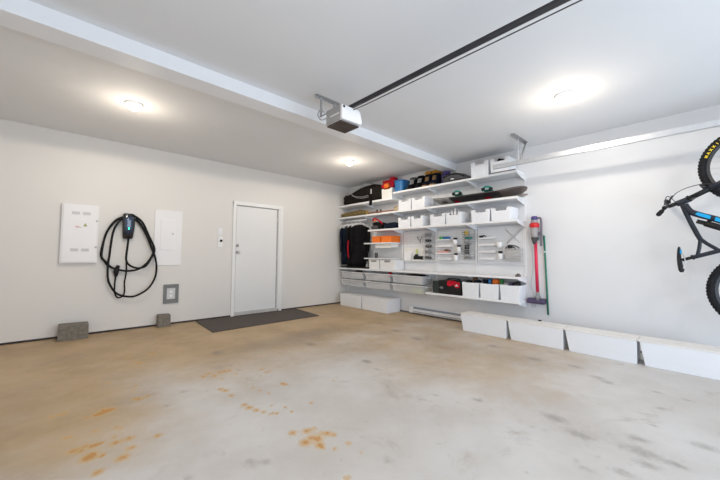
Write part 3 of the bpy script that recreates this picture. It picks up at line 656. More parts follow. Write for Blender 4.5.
# ------------------------------------------------------------------ third shelf
t = thing('strapped_bag', 'black bag with red-orange strap on the third shelf above orange boxes', 'bag', (-.2, -1.2, Z3))
build('body', MB().blob((-.19, -1.20, Z3+.082), (.11, .14, .08), .65, amp=.12, seed=20), M['blackcloth'], t)
build('strap', MB().tube(smooth_path([(-.24, -1.05, Z3+.19), (-.27, -1.12, Z3+.235), (-.28, -1.22, Z3+.205), (-.30, -1.33, Z3+.155), (-.30, -1.38, Z3+.10)]), .016, 8), M['redcloth'], t)
build('front_pouch', MB().blob((-.285, -1.16, Z3+.045), (.028, .10, .04), .6, amp=.1, seed=21), M['darkgrey'], t)
build('logo_patch', MB().blob((-.29, -1.16, Z3+.185), (.012, .03, .02), .6), M['orangecloth'], t)
one('navy_bag', MB().blob((-.19, -1.57, Z3+.062), (.11, .20, .060), .6, amp=.15, seed=22), M['navy'], 'navy and black soft bag on the third shelf before the bins', 'bag')
b = MB()
for y, h_ in ((-2.95, .235), (-3.00, .21), (-3.06, .245)): b = MB().lathe([(.020, 0), (.022, .05), (.020, h_-.05), (.008, h_-.02), (.008, h_), (.002, h_+.002)], (-.22, y, Z3+.011), 'z', 12) if False else b
for i, (y, h_, lb) in enumerate(((-2.93, .225, 'nearest the navy bag side'), (-2.99, .255, 'tallest in the middle'), (-3.05, .215, 'nearest the vacuum side'))):
    one('spray_bottle', MB().lathe([(.018, 0), (.020, .05), (.020, h_-.07), (.008, h_-.035), (.008, h_-.01), (.003, h_)], (-.25, y, Z3+.011), 'z', 12), M['white'], 'slim white bottle standing in the third shelf bin, ' + lb, 'bottle', 'white bottles in the third shelf bin')

# ------------------------------------------------------------------ hanging clothes
one('clothes_rod', MB().tube([(-.235, -.02, 1.885), (-.235, -.86, 1.885)], .012, 10).box(-.240, -.230, -.045, -.035, 1.885, Z2-.035).box(-.240, -.230, -.84, -.83, 1.885, Z2-.035), M['white'], 'white clothes rod under the second shelf in the far corner', 'rod')
def hanger(y, label):
    b_ = MB(); cx = -.235
    b_.tube(smooth_path([(cx+.012, y, 1.875), (cx+.016, y, 1.898), (cx, y, 1.913), (cx-.018, y, 1.90), (cx-.016, y, 1.872), (cx, y, 1.852), (cx, y, 1.825)]), .005, 6)
    b_.tube([(cx, y, 1.83), (cx-.17, y, 1.765), (cx-.19, y, 1.735), (cx-.16, y, 1.73), (cx+.16, y, 1.73), (cx+.19, y, 1.735), (cx+.17, y, 1.765), (cx, y, 1.83)], .012, 6)
    return one('clothes_hanger', b_, M['white'], label, 'hanger', 'white hangers on the rod')
def garment(y, mb, bottom, label, w_=.19, sleeves=True, th=.03, stripe=None, seed=0):
    t_ = thing('jacket', label, 'clothing', (-.235, y, bottom), 'dark clothes on the rod')
    cx = -.235
    def ring(z, hw, ht, n=20):
        out = []
        for i in range(n):
            a = 2*PI*i/n; dx = hw*math.copysign(abs(math.cos(a))**.6, math.cos(a)); dy = ht*math.copysign(abs(math.sin(a))**.8, math.sin(a))
            dy += .010*math.sin(dx*40+seed*2+z*3)
            out.append((cx+dx, y+dy, z))
        return out
    top = 1.785
    b_ = MB(); rg = [ring(top, .05, .015), ring(top-.02, .08, th*.7), ring(top-.05, w_*.85, th), ring(top-.12, w_, th*1.1)]
    for i in range(1, 7):
        z = top-.12+(bottom-(top-.12))*i/6; rg.append(ring(z, w_*(.95-.03*math.sin(i)), th*(1.0+.12*math.sin(i*2+seed))))
    b_.loft(rg); build('body', b_, mb, t_)
    if sleeves:
        for s_ in (-1, 1):
            p = [(cx+s_*(w_*.80), y-.01, top-.06), (cx+s_*(w_*.98), y-.022, top-.16), (cx+s_*(w_*1.0), y-.030, top-.34), (cx+s_*(w_*.93), y-.034, top-.60)]
            p[3] = (p[3][0], p[3][1], max(p[3][2], bottom+.12))
            build('sleeve', MB().tube(smooth_path(p), [.034+.008*math.sin(k_*.4) if k_ < 12 else .032 for k_ in range(16)], 10), mb, t_)
    if stripe:
        z_a, z_b, xo = stripe
        build('stripe', MB().tube(smooth_path([(cx+xo, y-th*1.1-.012, z_a), (cx+xo-.012, y-th*1.15-.014, (z_a+z_b)/2), (cx+xo+.01, y-th*1.1-.012, z_b)]), [.006]+[.014]*9+[.006], 8), M['redcloth'], t_)
    return t_
def turn(o, y, a):      # turn a hung thing about its hook
    o.rotation_euler = (0, 0, a); v = o.location.copy(); c = Vector((-.235, y, v.z)); o.location = c+Matrix.Rotation(a, 3, 'Z') @ (v-c)
for y, lh, lg, m_, bt, kw in ((-.24, 'white clothes hanger on the rod, deepest in the corner', 'dark navy jacket hanging deepest in the corner', 'navy', .90, dict(seed=1, w_=.15, th=.034)),
        (-.375, 'white clothes hanger on the rod, second from the corner', 'dark blue garment hanging second from the corner', 'bluecloth', .95, dict(seed=2, w_=.16)),
        (-.52, 'white clothes hanger on the rod, third from the corner', 'black garment with a dark red stripe hanging third from the corner', 'blackcloth', .875, dict(seed=3, th=.036, w_=.20, stripe=(1.44, 1.05, -.17))),
        (-.655, 'white clothes hanger on the rod, nearest the orange boxes', 'black jacket hanging nearest the orange boxes', 'blackcloth', .87, dict(seed=5, th=.038, w_=.185))):
    turn(hanger(y, lh), y, math.radians(-38)); turn(garment(y, M[m_], bt, lg, **kw), y, math.radians(-38))
one('boot_tray', MB().box(-.315, -.03, -.93, -.10, ZW+e, ZW+.012).box(-.315, -.305, -.93, -.10, ZW+.012, ZW+.03).box(-.04, -.03, -.93, -.10, ZW+.012, ZW+.03).box(-.305, -.04, -.93, -.92, ZW+.012, ZW+.03).box(-.305, -.04, -.11, -.10, ZW+.012, ZW+.03), M['black'], 'flat black tray on the worktop under the hanging clothes', 'tray')
one('glove', MB().blob((-.24, -.895, ZW+.06), (.03, .022, .045), .7, amp=.2, seed=31).tube([(-.245, -.895, ZW+.10), (-.25, -.9, ZW+.16)], [.014, .009], 8).tube([(-.225, -.89, ZW+.10), (-.215, -.885, ZW+.15)], [.013, .008], 8), M['lightgrey'], 'pale grey glove propped at the end of the black tray', 'glove')
# items on the little shelf
one('glass_jar', MB().lathe([(.034, 0), (.036, .01), (.036, .075), (.028, .09), (.03, .092), (.03, .11), (.004, .112)], (-.2, -1.12, ZS+e), 'z', 16), M['darkgrey'], 'small dark jar on the short shelf under the orange boxes', 'jar')
one('wooden_tray', MB().box(-.27, -.06, -1.60, -1.16, ZO-.10, ZO-.0275).box(-.28, -.27, -1.60, -1.16, ZO-.11, ZO-.0275), M['warmwhite'], 'pale slim drawer hung beneath the orange box shelf', 'drawer', bevel=.003)

# ------------------------------------------------------------------ pegboards
for y0, y1, lb in ((-2.470, -1.70, 'white perforated board beside the short shelves'), (-3.240, -2.478, 'middle white perforated board above the worktop'), (-4.005, -3.248, 'white perforated board nearest the red vacuum')):
    one('pegboard', MB().box(-.022, -.0145, y0+.014, y1-.014, .995, 1.59), M['peg'], lb, 'pegboard', 'white perforated boards', .002)
PX = -.0225
def wire_rack(y0, y1, z0, z1, n, label):
    t_ = thing('wire_rack', label, 'wire rack', (PX-.04, (y0+y1)/2, z0), 'tall wire racks on the pegboards')
    b_ = MB(); xo = PX-.085
    for y in (y0, (y0+y1)/2, y1):
        b_.tube([(PX-.004, y, z0), (PX-.004, y, z1)], .0035, 5)
    build('back_wires', b_, M['greysteel'], t_)
    for i in range(n):
        z = z0+.01+(z1-z0-.08)*i/(n-1); b_ = MB()
        for zz in (z, z+.045):
            b_.tube([(PX-.006, y0, zz), (xo, y0, zz), (xo, y1, zz), (PX-.006, y1, zz)], .0035, 5)
        for k_ in range(5):
            y = y0+(y1-y0)*k_/4; b_.tube([(PX-.006, y, z), (xo, y, z), (xo, y, z+.045)], .0025, 4)
        build('basket', b_, M['greysteel'], t_)
    return [z0+.01+(z1-z0-.08)*i/(n-1) for i in range(n)]
zs = wire_rack(-2.43, -2.235, 1.045, 1.545, 5, 'tall grey wire rack on the first pegboard')
for i, (z, mm, lb) in enumerate(zip(zs, ('darkgrey', 'midgrey', 'darkgrey', 'black', 'midgrey'), ('lowest', 'second lowest', 'middle', 'second highest', 'top'))):
    one('cable_bundle', MB().blob((PX-.045, -2.33+.02*math.sin(i*3), z+.032), (.028, .06, .026), .7, amp=.25, seed=40+i), M[mm], 'small dark bundle in the %s basket of the first wire rack' % lb, 'bundle', 'small bundles in the wire racks')
zs = wire_rack(-3.21, -3.03, 1.056, 1.544, 6, 'tall grey wire rack between second and third board contents')
for i, (mm, dy, lb) in enumerate((('midgrey', 0, 'grey bundle in the lowest basket'), ('darkgrey', .02, 'dark grey can in the second lowest basket'), ('black', .025, 'black can in the third lowest basket'), ('midgrey', 0, 'grey bundle in the fourth basket'), ('teal', -.01, 'teal bundle in the fifth basket'), ('yellow', .03, 'yellow bottle in the top basket'))):
    z = zs[i]
    if i in (1, 2): b = MB().lathe([(.034, 0), (.036, .004), (.036, .062), (.030, .068), (.004, .07)], (PX-.045, -3.12+dy, z+.006), 'z', 14)
    elif i == 5: b = MB().lathe([(.026, 0), (.028, .006), (.028, .045), (.014, .058), (.014, .072), (.003, .073)], (PX-.045, -3.12+dy, z+.006), 'z', 14)
    else: b = MB().blob((PX-.045, -3.12+dy, z+.030), (.028, .062, .022), .7, amp=.2, seed=60+i)
    one('rack_item', b, M[mm], lb + ' of the second wire rack', 'supply', 'supplies in the second wire rack')
def peg_shelf(y0, y1, z, label, d_=.075):
    b_ = MB().box(PX-d_, PX, y0, y1, z-.006, z); b_.box(PX-d_-.004, PX-d_, y0, y1, z-.006, z+.012); b_.box(PX-.003, PX, y0, y1, z-.006, z+.03)
    one('peg_shelf', b_, M['white'], label, 'small shelf', 'small white peg shelves')
for z, lb in ((1.400, 'topmost'), (1.285, 'second from top'), (1.160, 'third from top'), (1.06, 'lowest')):
    peg_shelf(-2.80, -2.505, z, lb + ' small white shelf on the middle pegboard')
for z, lb in ((1.405, 'topmost'), (1.295, 'second from top'), (1.185, 'third from top'), (1.075, 'lowest')):
    peg_shelf(-3.565, -3.305, z, lb + ' small white shelf on the pegboard nearest the vacuum')
one('green_packet', MB().box(PX-.065, PX-.01, -2.645, -2.575, 1.401, 1.462), M['leaf'], 'small green packet on the topmost shelf of the middle pegboard', 'packet', bevel=.003)
one('blue_packet', MB().box(PX-.065, PX-.01, -2.765, -2.650, 1.401, 1.458), M['blue'], 'small blue packet beside the green packet', 'packet', bevel=.003)
one('pink_pouch', MB().blob((PX-.038, -2.64, 1.182), (.030, .115, .020), .6, amp=.1, seed=71), M['pink'], 'flat pink pouch on a middle pegboard shelf', 'pouch')
one('brown_pliers', MB().tube(smooth_path([(PX-.04, -2.66, 1.212), (PX-.04, -2.72, 1.225), (PX-.045, -2.79, 1.205)]), .011, 6).tube(smooth_path([(PX-.05, -2.66, 1.208), (PX-.052, -2.73, 1.206), (PX-.05, -2.78, 1.215)]), .009, 6), M['brown'], 'brown handled tool lying on the pink pouch', 'tool')
def cup(y, z, h, label, lid=True, r_=.042):
    t_ = thing('peg_cup', label, 'cup', (PX-.05, y, z), 'white cups on the pegboards')
    build('cup', MB().lathe([(r_*.86, 0), (r_, h), (r_*.9, h), (r_*.78, .006)], (PX-.05, y, z), 'z', 18), M['white'], t_)
    build('hook', MB().box(PX-.012, PX, y-.012, y+.012, z+h-.02, z+h), M['white'], t_)
def pens(y, z, h, label, n=3):
    b_ = MB()
    for i in range(n):
        a = 2*PI*i/n+.4; b_.tube([(PX-.05+.010*math.cos(a), y+.010*math.sin(a), z+.01), (PX-.05+.022*math.cos(a), y+.024*math.sin(a), z+h)], .007, 6)
    b_.blob((PX-.05, y, z+h*.97), (.026, .030, .014), .7, amp=.2, seed=int(abs(y)*100))
    one('dark_tools', b_, M['black'], label, 'tools', 'dark tools in the peg cups')
for y, z, h, lb, q in ((-2.885, 1.305, .095, 'upper white cup on the middle pegboard', 'dark tools in the upper cup of the middle pegboard'), (-2.955, 1.175, .10, 'centre white cup on the middle pegboard', 'dark tools in the centre cup of the middle pegboard'), (-2.895, 1.035, .10, 'lowest white cup on the middle pegboard', 'dark tools in the lowest cup of the middle pegboard')):
    cup(y, z, h, lb); pens(y, z, h+.022, q)
cup(-3.645, 1.255, .085, 'upper white cup on the pegboard nearest the vacuum', r_=.045); cup(-3.655, 1.07, .095, 'lower white cup on the pegboard nearest the vacuum', r_=.045)
pens(-3.655, 1.07, .12, 'dark tools in the lower cup near the vacuum', 4)
one('black_clamp', MB().blob((PX-.04, -3.345, 1.43), (.022, .035, .022), .7).tube(smooth_path([(PX-.04, -3.36, 1.44), (PX-.04, -3.39, 1.455), (PX-.04, -3.42, 1.43)]), .006, 6), M['black'], 'small black clamp on the topmost shelf near the vacuum', 'clamp')
for z, lb in ((1.302, 'second'), (1.192, 'third')):
    one('grey_bar_tool', MB().box(PX-.055, PX-.035, -3.54, -3.32, z-.0055, z+.008), M['midgrey'], 'slim grey bar on the %s small shelf near the vacuum' % lb, 'tool', 'slim grey bars', .003)
b = MB()
b.tube([(PX-.012, -3.716, 1.54), (PX-.012, -3.935, 1.32)], .0045, 6)
one('steel_rule', b, M['lightgrey'], 'thin grey rod sloping down towards the vacuum on the end pegboard', 'rod', 'crossed rods on the pegboard')
b = MB(); b.tube([(PX-.026, -3.966, 1.53), (PX-.026, -3.745, 1.315)], .0045, 6); b.tube([(PX-.026, -3.955, 1.535), (PX-.026, -3.74, 1.33)], .0035, 6)
one('long_tongs', b, M['lightgrey'], 'pale grey tongs sloping up towards the vacuum on the end pegboard', 'tongs', 'crossed rods on the pegboard')
t = thing('mesh_pocket', 'silver wire mesh pocket bin on the pegboard nearest the vacuum', 'bin', (PX-.05, -3.86, 1.055))
b = MB(); y0, y1, z0, z1, xo = -3.97, -3.74, 1.055, 1.235, PX-.10
for k_ in range(9):
    y = y0+(y1-y0)*k_/8; b.tube([(PX-.006, y, z0), (xo, y, z0), (xo, y, z1)], .0022, 4)
for k_ in range(6):
    z = z0+(z1-z0)*k_/5; b.tube([(PX-.006, y0, z), (xo, y0, z), (xo, y1, z), (PX-.006, y1, z)], .0022, 4)
build('wire_mesh', b, M['steel'], t)
build('rim', MB().tube([(PX-.005, y0, z1), (xo, y0, z1), (xo, y1, z1), (PX-.005, y1, z1)], .005, 6), M['lightgrey'], t)
build('liner', MB().box(xo+.006, xo+.010, y0+.01, y1-.01, z0+.006, z1-.01), M['galv'], t)
one('black_cord_coil', MB().tube(smooth_path([(PX-.05, -3.73, 1.235), (PX-.055, -3.77, 1.275), (PX-.055, -3.83, 1.285), (PX-.055, -3.90, 1.270), (PX-.05, -3.94, 1.235)]), .008, 6).blob((PX-.05, -3.80, 1.262), (.028, .032, .030), .7, amp=.2, seed=3).tube(smooth_path([(PX-.05, -3.80, 1.25), (PX-.05, -3.85, 1.26), (PX-.045, -3.89, 1.215)]), .010, 6), M['black'], 'black cord coil resting in the silver mesh pocket', 'cord')
b = MB()
for y in (-2.06, -2.10, -2.17): b.tube(smooth_path([(PX-.001, y, 1.49), (PX-.03, y, 1.485), (PX-.035, y, 1.50)]), .004, 6)
one('peg_hooks', b, M['steel'], 'three small steel hooks in the first pegboard', 'hooks')
one('hanging_pliers', MB().tube(smooth_path([(PX-.024, -2.06, 1.475), (PX-.024, -2.09, 1.43), (PX-.024, -2.13, 1.40)]), .008, 6).tube(smooth_path([(PX-.024, -2.17, 1.475), (PX-.024, -2.145, 1.43), (PX-.024, -2.13, 1.40), (PX-.024, -2.135, 1.355)]), .008, 6), M['midgrey'], 'grey pliers hanging on the first pegboard hooks', 'pliers')
t = thing('pocket_holder', 'cream pocket holder low on the first pegboard', 'holder', (PX-.03, -1.97, 1.0))
build('back_panel', MB().box(PX-.008, PX, -2.215, -1.735, 1.0, 1.268), M['warmwhite'], t, .002)
build('front_pocket', MB().box(PX-.07, PX-.064, -2.205, -1.98, 1.02, 1.045).box(PX-.064, PX-.0085, -2.205, -1.98, 1.02, 1.026).box(PX-.064, PX-.0085, -2.205, -2.199, 1.026, 1.045).box(PX-.064, PX-.0085, -1.986, -1.98, 1.026, 1.045), M['warmwhite'], t, .002)
build('side_pocket', MB().box(PX-.06, PX-.0085, -1.93, -1.76, 1.02, 1.20), M['white'], t, .004)
one('screwdriver', MB().tube([(PX-.035, -2.055, 1.10), (PX-.030, -2.05, 1.16), (PX-.028, -2.05, 1.17), (PX-.024, -2.048, 1.245)], [.006, .006, .013, .011], 8), M['lime'], 'upright lime green screwdriver on the first pegboard', 'screwdriver')
one('black_tool', MB().box(PX-.061, PX-.014, -2.19, -1.995, 1.03, 1.112).blob((PX-.04, -2.05, 1.125), (.022, .035, .022), .7), M['black'], 'black tool in the cream pocket under the screwdriver', 'tool', bevel=.006)
one('dark_hand_tool', MB().box(-.26, -.20, -4.0, -3.94, ZW+e, ZW+.03).box(-.25, -.21, -3.99, -3.955, ZW+.03, ZW+.045), M['taupe'], 'small dark brown block on the worktop end nearest the vacuum', 'block', bevel=.006)

# ------------------------------------------------------------------ drawers under the worktop
DG = 'translucent drawers under the worktop'
cols = [(-.865, -.12, 'column in the far corner'), (-1.630, -.90, 'middle column'), (-2.40, -1.655, 'column nearest the toolbox')]
rows = [(.748, .60, 'upper'), (.578, .44, 'lower')]
fr_ = MB()
for y in (-.09, -.883, -1.642, -2.425):
    fr_.box(-.06, -.05, y-.008, y+.008, .43, ZW-.033)
    for zt, zb, _ in rows: fr_.box(-.30, -.05, y-.012, y+.012, zt-.030, zt-.020)
    fr_.box(-.30, -.05, y-.008, y+.008, ZW-.045, ZW-.033)
one('hanging_rack', fr_, M['shelf'], 'white hanging frame that carries the translucent drawers', 'drawer frame')
for y0, y1, cl in cols:
    for zt, zb, rl in rows:
        t = thing('mesh_basket', '%s translucent drawer, %s' % (rl, cl), 'basket', (-.17, (y0+y1)/2, zb), DG)
        b = MB(); i = .02; x0, x1 = -.325, -.03; T = .004
        ya, yb = y0+.016, y1-.016
        b.hexa([(x0+.02, ya+i, zb), (x0+.02+T, ya+i, zb), (x0+.02+T, yb-i, zb), (x0+.02, yb-i, zb)], [(x0, ya, zt-.012), (x0+T, ya, zt-.012), (x0+T, yb, zt-.012), (x0, yb, zt-.012)])
        b.box(x1-T, x1, ya+.01, yb-.01, zb, zt-.012)
        for y_a, y_b in ((ya, ya+i), (yb, yb-i)):
            b.hexa([(x0+.024, y_b, zb), (x1-T, y_b, zb), (x1-T, y_b+T*(1 if y_b > y_a else -1), zb), (x0+.024, y_b+T*(1 if y_b > y_a else -1), zb)], [(x0+T, y_a, zt-.012), (x1-T, y_a, zt-.012), (x1-T, y_a+T*(1 if y_b > y_a else -1), zt-.012), (x0+T, y_a+T*(1 if y_b > y_a else -1), zt-.012)])
        b.box(x0+.024, x1-T, ya+i, yb-i, zb, zb+T)
        build('basket', b, M['trans'], t)
        b = MB(); b.box(x0-.008, x0, ya-.006, yb+.006, zt-.012, zt); b.box(x1, x1+.006, ya-.006, yb+.006, zt-.012, zt); b.box(x0, x1, ya-.006, ya, zt-.012, zt); b.box(x0, x1, yb, yb+.006, zt-.012, zt)
        build('rim', b, M['white'], t)
def lump(c, r_, m_, label, seed, cat='bundle', name='folded_cloth', e_=.5): one(name, MB().blob(c, r_, e_, amp=.12, seed=seed), M[m_], label, cat)
lump((-.18, -.50, .4955), (.10, .27, .050), 'midgrey', 'grey cloth in the lower drawer of the corner column', 80)
lump((-.18, -1.28, .494), (.10, .25, .048), 'lightgrey', 'pale grey cloth in the lower drawer of the middle column', 81)
lump((-.18, -1.90, .490), (.09, .17, .044), 'midgrey', 'grey bundle in the lower drawer nearest the toolbox', 82)
one('lime_box', MB().box(-.28, -.12, -2.30, -2.10, .4445, .505), M['lime'], 'lime yellow box in the lower drawer nearest the toolbox', 'box', bevel=.004)
lump((-.18, -.55, .668), (.10, .22, .060), 'lightgrey', 'pale grey cloth in the upper drawer of the corner column', 83)
lump((-.18, -1.25, .668), (.10, .22, .060), 'lightgrey', 'pale grey cloth in the upper drawer of the middle column', 84)
one('red_beanie', MB().blob((-.24, -1.55, .735), (.045, .04, .052), .7, amp=.15, seed=85), M['redcloth'], 'small dark red knit hat over the middle column upper drawer', 'hat')
one('black_strap_roll', MB().blob((-.23, -.62, .757), (.05, .10, .024), .6, amp=.15, seed=86), M['black'], 'black strap roll lying over the corner column upper drawer', 'strap')
one('black_case', MB().box(-.28, -.08, -2.28, -1.98, .736, .766), M['brownblack'], 'flat black case on top of the upper drawer nearest the toolbox', 'case', bevel=.006)
lump((-.18, -2.10, .668), (.10, .24, .064), 'lightgrey', 'pale grey cloth in the upper drawer nearest the toolbox', 87)

# toolbox on the lowest shelf
t = thing('toolbox', 'black toolbox with red lid corner on the lowest shelf', 'toolbox', (-.17, -2.84, ZB))
build('case', MB().box(-.305, -.04, -3.115, -2.70, ZB+e, ZB+.225), M['black'], t, .008)
build('side_case', MB().box(-.295, -.04, -2.695, -2.57, ZB+e, ZB+.205), mat('dark_green_black', (.018, .03, .028), .45), t, .008)
lid = MB(); lid.prism([(-2.87, .205), (-2.87, .150), (-2.91, .135), (-2.99, .165), (-3.02, .12), (-3.09, .12), (-3.10, .205), (-2.99, .232), (-2.90, .232)], lambda a, z, w_: (w_, a, ZB+z), -.313, -.3055)
ld_ = build('red_lid', lid, M['redcloth'], t)
build('emblem', MB().prism([(-3.015, .145), (-3.075, .145), (-3.06, .165), (-3.045, .18), (-3.03, .165)], lambda a, z, w_: (w_, a, ZB+z), -.3145, -.3131), M['plate'], ld_)
build('lettering', MB().box(-.3068, -.3055, -2.755, -2.735, ZB+.085, ZB+.12).box(-.3068, -.3055, -2.785, -2.765, ZB+.085, ZB+.12).box(-.3068, -.3055, -2.775, -2.72, ZB+.098, ZB+.105), M['midgrey'], t)
build('handle', MB().tube(smooth_path([(-.17, -2.80, ZB+.225), (-.17, -2.82, ZB+.25), (-.17, -3.0, ZB+.25), (-.17, -3.02, ZB+.225)]), .010, 8), M['black'], t)
# bin contents on the lowest shelf
def item(c, r_, m_, label, seed, cat='supply', name='bin_item'): one(name, MB().blob(c, r_, .55, amp=.12, seed=seed), M[m_], label, cat, 'things sticking out of the lowest shelf bins')
zc = ZB+.235
item((-.20, -3.20, zc-.02), (.06, .045, .035), 'black', 'black tool in the bin beside the toolbox', 90)
item((-.14, -3.285, zc+.015), (.05, .028, .045), 'brown', 'brown leather item at the back of the bin beside the toolbox', 91)
item((-.20, -3.35, zc-.005), (.06, .040, .035), 'navy', 'navy cloth in the bin beside the toolbox', 92)
item((-.12, -3.36, zc+.035), (.04, .045, .025), 'plate', 'pale grey packet behind the navy cloth', 93)
item((-.20, -3.49, zc-.005), (.06, .035, .045), 'navy', 'dark blue can in the middle lowest bin', 94)
item((-.20, -3.555, zc+.005), (.05, .022, .055), 'blue', 'bright blue bottle in the middle lowest bin', 95)
item((-.19, -3.635, zc+.005), (.06, .045, .055), 'orangecloth', 'red-orange pouch in the middle lowest bin', 96)
item((-.12, -3.695, zc+.0), (.045, .020, .055), 'leaf', 'green packet at the vacuum end of the middle lowest bin', 97)
item((-.20, -3.80, zc-.020), (.06, .035, .03), 'lightgrey', 'pale grey pouch in the last bin by the vacuum', 98)
item((-.18, -3.865, zc-.015), (.06, .024, .035), 'purple', 'purple pouch in the last bin by the vacuum', 99)
item((-.17, -3.94, zc-.005), (.06, .038, .045), 'black', 'black tool in the last bin by the vacuum', 100)

# ------------------------------------------------------------------ on the floor along the right wall
def lidded_box(x0, x1, y0, y1, h, label, group, tpr=.012, lidm='warmwhite'):
    t_ = thing('lidded_storage_box', label, 'storage box', ((x0+x1)/2, (y0+y1)/2, 0), group)
    hb = h-.015
    build('tub', MB().hexa([(x0+.006, y0+.006, .001), (x1, y0+.006, .001), (x1, y1-tpr, .001), (x0+.006, y1-tpr, .001)], [(x0+.002, y0+.003, hb), (x1, y0+.003, hb), (x1, y1-tpr*.3, hb), (x0+.002, y1-tpr*.3, hb)]), M['box'], t_, .004)
    build('lid', MB().box(x0, x1, y0, y1, hb+.0005, h), M[lidm], t_, .004)
G4 = 'white lidded boxes under the drawers'
lidded_box(-.425, -.03, -.903, -.215, .262, 'white lidded box on the floor under the drawers, in the far corner', G4, .010, 'white')
lidded_box(-.425, -.03, -1.632, -.925, .266, 'white lidded box on the floor under the drawers, beside the heater', G4, .010, 'white')
G5 = 'white lidded boxes lined up along the right wall'
for y0, y1, lb in [(-3.930, -3.235, 'white lidded floor box by the heater end, first of the row'), (-4.605, -3.934, 'white lidded floor box below the vacuum, second from the heater'), (-5.280, -4.609, 'white lidded floor box between the second box and the bike, third from heater'), (-5.95, -5.284, 'white lidded floor box below the hanging bike')]:
    lidded_box(-.56, -.27, y0, y1, .2576, lb, G5, .055, 'lid')
one('black_clip', MB().blob((-.29, -4.265, .2665), (.015, .022, .008), .6), M['black'], 'tiny black clip lying on the floor box below the vacuum', 'clip')

t = thing('baseboard_heater', 'long white electric baseboard heater low on the right wall', 'heater', (-.04, -2.42, .025))
ya, yb = -2.98, -1.88
build('body', MB().prism([(0, .028), (-.045, .028), (-.060, .045), (-.060, .105), (-.040, .145), (0, .148)], lambda a, z, w_: (a, w_, z), ya, yb), M['heater'], t, .002)
build('upper_slot', MB().prism([(-.0602, .106), (-.061, .106), (-.044, .139), (-.0435, .138)], lambda a, z, w_: (a, w_, z+.001), ya+.01, yb-.09), M['heatslot'], t)
build('lower_slot', MB().box(-.0615, -.0602, ya+.01, yb-.09, .050, .060), M['heatslot'], t)
build('end_cap', MB().box(-.0625, 0, yb-.085, yb+.003, .026, .150), M['heater'], t, .003)

# ------------------------------------------------------------------ vacuum and pole
t = thing('stick_vacuum', 'red and violet cordless stick vacuum hung on the right wall', 'vacuum cleaner', (-.09, -4.16, .45))
vx, vy = -.10, -4.165
build('wand', MB().tube([(vx+.012, vy-.012, .60), (vx, vy, 1.33)], .021, 12), M['crimson'], t)
build('dust_bin', MB().lathe([(.030, 1.375), (.046, 1.40), (.052, 1.43), (.052, 1.535), (.046, 1.545)], (vx, vy+.01, 0), 'z', 18), M['clear'], t)
build('bin_core', MB().lathe([(.026, 1.30), (.030, 1.33), (.044, 1.375), (.046, 1.395), (.030, 1.40)], (vx, vy+.01, 0), 'z', 18), M['darkgrey'], t)
build('red_band', MB().lathe([(.050, 1.53), (.062, 1.54), (.064, 1.57), (.060, 1.592), (.042, 1.60)], (vx, vy+.01, 0), 'z', 20), M['red'], t)
build('cyclone', MB().lathe([(.045, 1.60), (.045, 1.635), (.038, 1.642)], (vx, vy+.01, 0), 'z', 18), M['clear'], t)
build('filter_cap', MB().lathe([(.040, 1.642), (.043, 1.648), (.043, 1.685), (.035, 1.696), (.004, 1.698)], (vx, vy+.01, 0), 'z', 18), M['violet'], t)
hd = MB(); hd.tube(smooth_path([(vx, vy-.03, 1.665), (vx, vy-.065, 1.665), (vx, vy-.078, 1.62), (vx, vy-.078, 1.48), (vx, vy-.076, 1.34), (vx, vy-.074, 1.27)]), .014, 8); hd.box(vx-.02, vx+.02, vy-.080, vy-.035, 1.42, 1.47)
build('handle', hd, M['midviolet'], t)
nk = MB(); nk.tube([(vx+.012, vy-.012, .62), (vx+.012, vy-.015, .50)], [.027, .022], 12); nk.lathe([(.03, 0), (.03, .05)], (vx-.013, vy-.015, .555), 'x', 14)
build('neck', nk, M['midgrey'], t)
hdp = MB(); hdp.loft([[(vx+.06-.09*0+dx, y, z) for dx, z in ((.035, .455), (-.055, .455), (-.075, .475), (-.070, .51), (-.03, .530), (.035, .530))] for y in (vy+.13, vy+.118, vy-.088, vy-.098)], smooth=False)
build('floor_head', hdp, M['purple'], t, .008)
build('wall_dock', MB().box(-.03, -.001, vy-.025, vy+.03, 1.36, 1.60).box(vx+.045, -.03, vy-.02, vy+.02, 1.45, 1.50), M['midgrey'], t, .004)
build('power_cord', MB().tube(smooth_path([(-.012, vy+.03, 1.38), (-.010, vy+.075, 1.20), (-.010, vy+.07, .95), (-.010, vy+.10, .72), (-.010, vy+.06, .55), (-.010, vy+.09, .42), (-.010, vy+.04, .40), (-.010, vy+.06, .46)]), .0035, 6), M['lightgrey'], t)
t = thing('green_pole', 'slim dark green pole hung beside the red vacuum', 'pole', (-.04, -4.27, .30))
build('shaft', MB().tube([(-.022, -4.253, 1.42), (-.022, -4.287, .31)], .012, 10), M['green'], t)
build('wall_clip', MB().box(-.045, -.001, -4.270, -4.248, 1.18, 1.20), M['white'], t)

